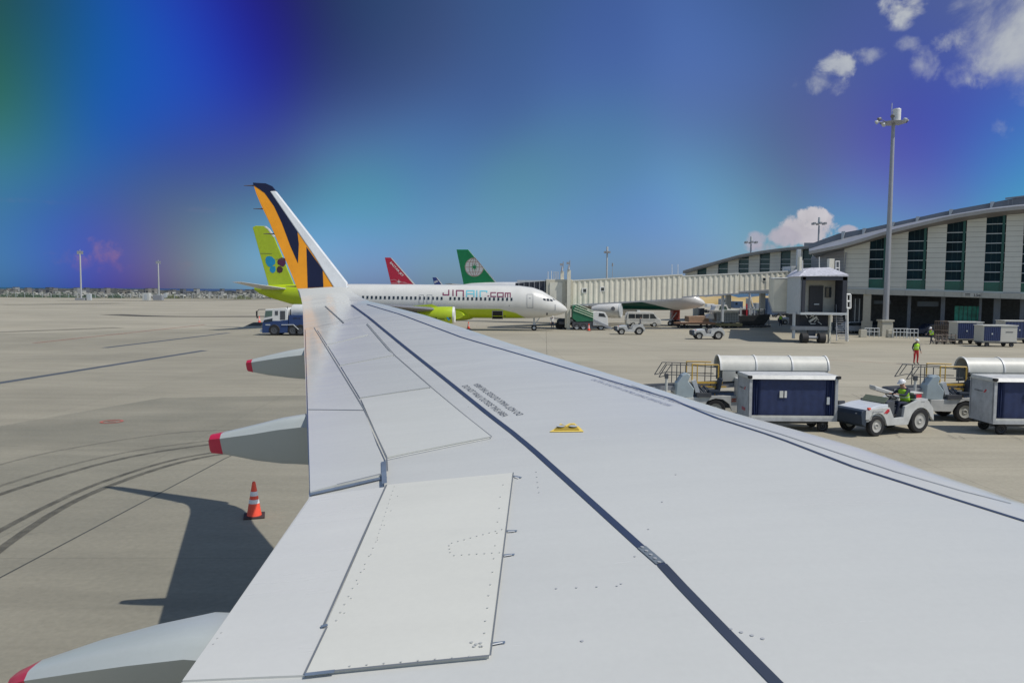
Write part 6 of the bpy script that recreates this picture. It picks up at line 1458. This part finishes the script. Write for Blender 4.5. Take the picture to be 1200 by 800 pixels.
# baggage carts by the terminal
def train_cart(px0, px1, pxb, ytop, ybot, label, Yg):
    a = D(px0, ybot, Yg); b = D(px1, ybot, Yg); r = empty('baggage_cart', Vector((a.x, Yg, 0)), 0, label, 'baggage cart')
    w_ = b.x - a.x; zt = D(px0, ytop, Yg).z; zb = .48; wb = D(pxb, ybot, Yg).x - a.x
    MB().box((w_ / 2, .75, (zt + zb) / 2), (w_ - .1, 1.5, zt - zb)).build('body', siding('cart_siding', (.56, .55, .50), .2, .02, .75), r, bevel=.02)
    MB().box((w_ / 2, .75, zt + .02), (w_ + .05, 1.62, .08)).build('roof', dw, r)
    cv = MB(); n_ = 40; vs = []
    for j in range(2):
        for i in range(n_ + 1): vs.append((.12 + (wb - .18) * i / n_, -.03 + .015 * math.sin(i * 1.4), zb + .08 + (zt - zb - .16) * j))
    MB().add(vs, [(i, i + 1, n_ + 2 + i, n_ + 1 + i) for i in range(n_)]).build('curtain', navy, r)
    MB().box((wb / 2, -.06, (zt + zb) / 2), (.12, .01, .14)).build('curtain_label', lgrey, r); MB().box((w_ / 2, .75, zb - .06), (w_, 1.4, .1)).build('underframe', dgrey, r)
    if wb < w_ - .8: MB().box((wb + (w_ - wb) * .5, -.012, zb + (zt - zb) * .62), (.7, .02, .06)).build('latch_bar', dgrey, r)
    for x in (.5, w_ - .5):
        for y in (.1, 1.3): wheel(r, (x, y, .22), .22, .14, dgrey)
    MB().tube([(w_, .75, .35), (w_ + .7, .75, .35)], .04).build('tow_bar', dgrey, r); return r
train_cart(1120.5, 1152, 1144, 377.5, 399, 'closed baggage cart with narrow blue curtain, first of the row right of the cage trolley', 77)
train_cart(1151, 1192, 1172.5, 381.5, 404, 'closed baggage cart with blue curtain and white ribbed side, last before the frame edge', 73.5)
r = train_cart(1176, 1216, 1212, 376, 399, 'baggage cart with dark side partly hidden at the right frame edge', 79)
cg_ = empty('cage_trolley', D(1103, 394, 80), 0, 'empty brown wire cage trolley at the left end of the cart row by the terminal', 'cage trolley'); cg_.location.z = 0
mb = MB(); zt = D(1103, 376.5, 80).z; wc = D(1119, 390, 80).x - cg_.location.x
for i in range(9):
    for y in (0, 1.3): mb.cyl((wc * i / 8, y, .4), (wc * i / 8, y, zt), .03, n=6)
for z in (.4, .8, 1.2, zt):
    for y in (0, 1.3): mb.cyl((0, y, z), (wc, y, z), .03, n=6)
mb.build('cage', mat('rust_brown', (.13, .10, .08), .8), cg_); MB().box((wc / 2, .65, .35), (wc, 1.4, .1)).build('deck', dgrey, cg_); MB().box((wc / 2, 1.35, 1.1), (wc - .1, .05, 1.2)).build('back_panel', mat('panel_brown', (.10, .085, .07), .8), cg_)
for x in (.3, wc - .3):
    for y in (.2, 1.1): wheel(cg_, (x, y, .18), .18, .1, dgrey)
hc = empty('cart_frame', G(1109, 403.5), 0, 'low open steel cart frame on wheels in front of the walking worker', 'cart frame')
mb = MB()
for (x0, x1) in ((-1.1, -.4), (.0, .9)):
    for x in (x0, x1): mb.cyl((x, 0, .05), (x, 0, 1.05), .045, n=6); mb.cyl((x, .8, .05), (x, .8, 1.05), .045, n=6); mb.cyl((x, 0, .9), (x, .8, .9), .035, n=6)
    mb.cyl((x0, 0, .9), (x1, 0, .9), .035, n=6)
mb.cyl((-1.1, 0, .35), (.9, 0, .35), .045, n=6); mb.cyl((-1.1, .8, .35), (.9, .8, .35), .045, n=6); mb.build('frame', mat('frame_brown', (.22, .18, .15), .7), hc)
for x in (-1.0, -.2, .85): wheel(hc, (x, 0, .12), .12, .08, black)
# barriers round the mast
def barrier(px0, px1, ybot, ytop, Yb, label, nposts):
    a = D(px0, ybot, Yb); b = D(px1, ybot, Yb); r = empty('barrier', Vector((a.x, Yb, 0)), 0, label, 'barrier'); h = D(px0, ytop, Yb).z; w_ = b.x - a.x
    mb = MB()
    for k in range(nposts): mb.cyl((w_ * k / (nposts - 1), 0, 0), (w_ * k / (nposts - 1), 0, h), .05, n=8)
    mb.build('post', lgrey, r); mb = MB()
    for z in (h, h * .62): mb.cyl((0, 0, z), (w_, 0, z), .045, n=8)
    mb.build('rail', lgrey, r); return r
barrier(1013, 1030, 395, 384.5, 88.5, 'tube barrier on the left of the tall mast plinth', 4)
barrier(1046, 1063.5, 396, 385, 87.5, 'tube barrier with low rails just right of the tall mast plinth', 5)
barrier(1062, 1075.5, 395, 385.5, 86.5, 'tube barrier farthest right in the row by the mast plinth', 4)
for x, lab in ((1011, 'cream concrete block at the left end of the barriers'), (1043, 'cream concrete block right beside the tall mast plinth')):
    p_ = D(x, 392, 88); o = MB().box((0, 0, .45), (.75, .6, .9), taper=.9).build('concrete_block', colm, loc=(p_.x, p_.y, 0), bevel=.03); tag(o, lab, 'concrete block')
# vehicles in the shade of the terminal
def parked_car(px, Y, label, c, L_=4.2):
    p_ = D(px, 385, Y); r = empty('parked_car', (p_.x, p_.y, 0), 0, label, 'car')
    extr([(-L_ / 2, .3), (-L_ / 2, .85), (-L_ * .35, .95), (-L_ * .22, 1.45), (L_ * .15, 1.48), (L_ * .3, .98), (L_ / 2, .85), (L_ / 2, .3)], -.85, .85).build('body', c, r, bevel=.08)
    MB().prism([(-L_ * .31, -.86, .98), (-L_ * .2, -.86, 1.38), (L_ * .13, -.86, 1.4), (L_ * .25, -.86, 1.0)], (0, -.01, 0)).build('side_window', glass, r)
    for x in (-L_ * .31, L_ * .31):
        for y in (-.75, .75): wheel(r, (x, y, .32), .32, .2, dgrey)
    return r
parked_car(1000, 97, 'silver car parked under the terminal edge behind the second bridge stair', mat('car_silver', (.35, .38, .42), .3), 4)
parked_car(1022, 100, 'dark car parked in the shade between the terminal pillar and the mast plinth', mat('car_dark', (.05, .06, .08), .3), 4)
parked_car(1098, 92, 'dark blue car in deep shade under the terminal above the walking worker', mat('car_blue', (.02, .03, .06), .3), 5.5)
# far yard seen under the bridges
hill = MB(); rr3 = random.Random(11); rings = []
for k in range(40):
    x = D(770, 350, 300).x + k * 3.2; h = 3.6 + rr3.uniform(-.5, .6) - (2.2 if k < 4 else 0); rings.append([Vector((x, 292, 0)), Vector((x, 296, h * .7)), Vector((x, 301, h)), Vector((x, 312, h * .9)), Vector((x, 322, 0))])
hl = hill.loft(rings).build('earth_mound', drym, smooth=True); tag(hl, kind='structure')
def yard_box(px0, px1, y0, y1, Y, label, cat, name, c, extra=None):
    a = D(px0, y1, Y); b = D(px1, y0, Y); r = empty(name, Vector(((a.x + b.x) / 2, Y, 0)), 0, label, cat); w_ = b.x - a.x; zb = max(a.z, .5)
    MB().box((0, 0, (zb + b.z) / 2), (w_, 2.4, b.z - zb)).build('body', c, r, bevel=.06)
    MB().box((0, 0, .5), (w_ * .96, 2.0, .25)).build('chassis', dgrey, r)
    for x in (-w_ * .33, w_ * .33):
        for y in (-.95, .95): wheel(r, (x, y, .4), .4, .25, dgrey)
    if extra: MB().box((w_ * extra, -1.21, b.z - .55), (w_ * .22, .03, .5)).build('side_window', glass, r)
    return r
cage_g = mat('yard_grey', (.30, .33, .36), .5); yb = mat('yard_blue', (.05, .09, .17), .5); yd = mat('yard_dark', (.05, .055, .07), .6)
yard_box(827, 836, 356, 359.5, 190, 'small white car far back, left of the white freight cab', 'car', 'parked_car', white, .15)
yard_box(843, 850, 350, 357, 200, 'grey van far behind the freight loader cab', 'van', 'parked_van', cage_g, .2)
yard_box(848, 856, 349, 356.5, 205, 'white box truck far behind the freight loader', 'truck', 'box_truck', white2, .3)
yard_box(858, 869, 353, 361, 180, 'blue and grey service truck in the yard below the bridge', 'truck', 'service_truck', yb, -.2)
yard_box(884, 896, 355, 363, 175, 'pale equipment trailer in the yard, left of the dark stairs', 'trailer', 'equipment_trailer', cage_g, None)
yard_box(911, 922, 355.5, 362.5, 170, 'long grey container trailer in the yard beside the bridge leg', 'trailer', 'container_trailer', lgrey, None)
yard_box(923, 934, 355, 366, 160, 'dark container trailer against the leg of the second bridge', 'trailer', 'container_trailer', yd, None)
yard_box(818, 824, 361, 368, 150, 'dark equipment box standing right of the nose of the green-bellied jet', 'equipment cart', 'equipment_cart', yd, None)
yard_box(787, 795, 362, 374.5, 116, 'red and black belt tractor in front of the green-bellied jet wheel', 'tow tractor', 'tow_tractor', mat('dull_red', (.28, .05, .04), .6), None)
def stairs(px0, px1, y0, y1, Y, label, m):
    a = D(px0, y1, Y); b = D(px1, y0, Y); r = empty('passenger_stairs', Vector((a.x, Y, 0)), 0, label, 'passenger stairs'); w_ = b.x - a.x
    MB().prism([(0, -.8, b.z), (w_ * .3, -.8, b.z), (w_, -.8, .9), (w_, -.8, .5), (0, -.8, .5)], (0, .1, 0)).build('side_panel', m, r)
    MB().prism([(0, .7, b.z), (w_ * .3, .7, b.z), (w_, .7, .9), (w_, .7, .5), (0, .7, .5)], (0, .1, 0)).build('side_panel', m, r)
    st_ = MB()
    for k in range(12): st_.box((w_ * (.3 + .7 * k / 12), 0, b.z - (b.z - .9) * k / 12 - .2), (w_ * .06, 1.4, .06))
    st_.build('steps', lgrey, r)
    MB().tube([(0, -.85, b.z + .6), (w_ * .3, -.85, b.z + .6), (w_, -.85, 1.5)], .08, 6).build('handrail', white, r)
    for x in (w_ * .15, w_ * .85):
        for y in (-.7, .7): wheel(r, (x, y, .35), .35, .2, dgrey)
stairs(875, 883, 349.5, 362, 165, 'white passenger stairs rising in the yard behind the dark transporter', cage_g)
stairs(898, 910, 349, 363, 160, 'dark blue passenger stairs with white rails in the yard, right of the white stairs', yb)
# ------------------------------------------------------------------ far shore at the left
rub = MB(); rr4 = random.Random(21)
for k in range(900):
    x = -330 + rr4.random() * 300; y = 384 + rr4.random() * 14; s_ = rr4.uniform(.5, 1.5); z = max(0, 2.2 - abs(y - 391) * .25) * rr4.random() + .3
    rub.box((x, y, z), (s_ * rr4.uniform(.6, 1.5), s_, s_ * rr4.uniform(.6, 1.6)), Matrix.Rotation(rr4.random() * 3, 3, 'Z') @ Matrix.Rotation(rr4.random(), 3, 'X'))
tag(rub.build('breakwater_rubble', rubm), 'long bank of pale breakwater blocks along the far shore at the left', 'breakwater', kind='stuff')
dkm = MB(); rings = []
for k in range(90):
    x = -420 + k * 4.6; h = 3.9 + rr4.uniform(-.25, .35) + .5 * math.sin(k * .21); rings.append([Vector((x, 452, 0)), Vector((x, 456, h)), Vector((x, 470, h * .9)), Vector((x, 480, 0))])
tag(dkm.loft(rings).build('dark_bank', mottled('bank_vegetation', (.04, .05, .05), (.12, .12, .11), .35)), kind='structure')
tb_ = [mat('town_pale', (.30, .31, .31), .8), mat('town_tan', (.25, .24, .22), .8), mat('town_grey', (.13, .14, .16), .8)]
proto_b = {}
for k in range(120):
    x = -395 + k * 3.0 + rr4.uniform(-2, 2); y = 440 + rr4.uniform(-14, 10); w_ = rr4.uniform(.7, 2.4); h = rr4.choice([2.2, 2.8, 3.2, 3.6, 4.0, 4.4, 4.7]) * (1.0 if k < 90 else .85); m_ = rr4.choice(tb_)
    r = empty('far_building', (x, y, 0), 0, 'tiny pale building in the distant row along the far left horizon', 'building', 'tiny buildings on the far shore')
    MB().box((0, 0, h / 2), (w_, 4, h)).build('wall', m_, r); MB().box((0, 0, h + .08), (w_ + .2, 4.2, .16)).build('roof', tb_[2], r)
    MB().box((0, -2.02, h * .6), (w_ * .6, .06, h * .22)).build('window', dgrey, r)
def bush(x, y, w_, h, label, c, name='shrub', cat='bush'):
    r = empty(name, (x, y, 0), 0, label, cat); mb = MB(); rb = random.Random(int(abs(x) * 7)); nleaf = 900
    for k in range(nleaf):
        a = rb.random() * 6.283; u = rb.random() ** .5; zz = rb.random(); hz = h * (1 - u * u * .85) * (0.75 + .25 * math.sin(a * 3 + x)); p_ = Vector((math.cos(a) * u * w_ / 2, math.sin(a) * u * 3, zz * hz)); s_ = rb.uniform(.12, .32)
        d1_ = Vector((rb.uniform(-1, 1), rb.uniform(-1, 1), rb.uniform(-1, 1))).normalized() * s_; d2_ = d1_.orthogonal().normalized() * s_ * .7
        mb.add([p_ - d1_, p_ + d2_, p_ + d1_, p_ - d2_], [(0, 1, 2, 3)])
    mb.build('foliage', c, r); MB().lathe((0, 0, 0), (0, 0, 1), [(0, .2), (h * .5, .1)], 8).build('stem', mat('stem_brown', (.08, .06, .04), .9), r)
folm = mat('shrub_green', (.055, .10, .055), .9, noise=.4, nscale=1.5); folm2 = mat('shrub_olive', (.14, .16, .07), .9, noise=.3, nscale=1.5)
for (px, w_px, yt, lab, m_) in ((16, 70, 339.5, 'largest dark shrub mound on the horizon at the far left edge', folm), (34, 36, 341.5, 'low dark shrub right of the largest mound on the far left horizon', folm), (72, 34, 342.5, 'wide low shrub just left of the taller pale mast', folm), (106, 22, 343.5, 'small low shrub just right of the taller pale mast', folm), (136, 18, 343.5, 'round dark shrub midway between the two left masts', folm), (200, 22, 344.5, 'pale olive shrub just right of the shorter mast', folm2), (284, 20, 345.5, 'pale olive shrub on the horizon close to the lime tailplane', folm2)):
    Y = 370; p_ = D(px, yt, Y); bush(p_.x, Y, w_px * Y / FPX, p_.z, lab, m_)
# perimeter fence posts
fp = empty('perimeter_fence', (-170, 362, 0), 0, 'thin pale perimeter fence along the far edge of the apron at the left', 'fence')
mb = MB()
for z in (.5, 1.2, 1.9): mb.box((10, 0, z), (330, .05, .06))
mb.build('fence_rail', lgrey, fp)
for k in range(80): MB().cyl((-155 + k * 4.15, 0, 0), (-155 + k * 4.15, 0, 2.1), .09, n=6).build('fence_post', lgrey, fp)
ub = empty('utility_cabinet', D(172, 345, 300), 0, 'pale utility cabinet and frame at the foot of the shorter left mast', 'cabinet'); ub.location.z = 0
MB().box((0, 0, 1.5), (2.6, 2, 3)).build('cabinet', white2, ub, bevel=.05); MB().box((4.5, 0, 1.2), (3.5, 2, 2)).build('frame', greyp, ub, bevel=.05); MB().box((0, -1.02, 1.5), (1.0, .03, 2)).build('door', lgrey, ub)
# horizon wedge: small wheel chocks / grounding bar near the truck
o = MB().prism([(0, -.4, 0), (3.6, -.4, 0), (3.3, -.4, .45), (1.0, -.4, .45)], (0, .8, 0)).build('wheel_chock', dgrey, loc=G(289, 381.5)); tag(o, 'low dark tow bar cradle on the ground in front of the blue truck', 'tow bar cradle')
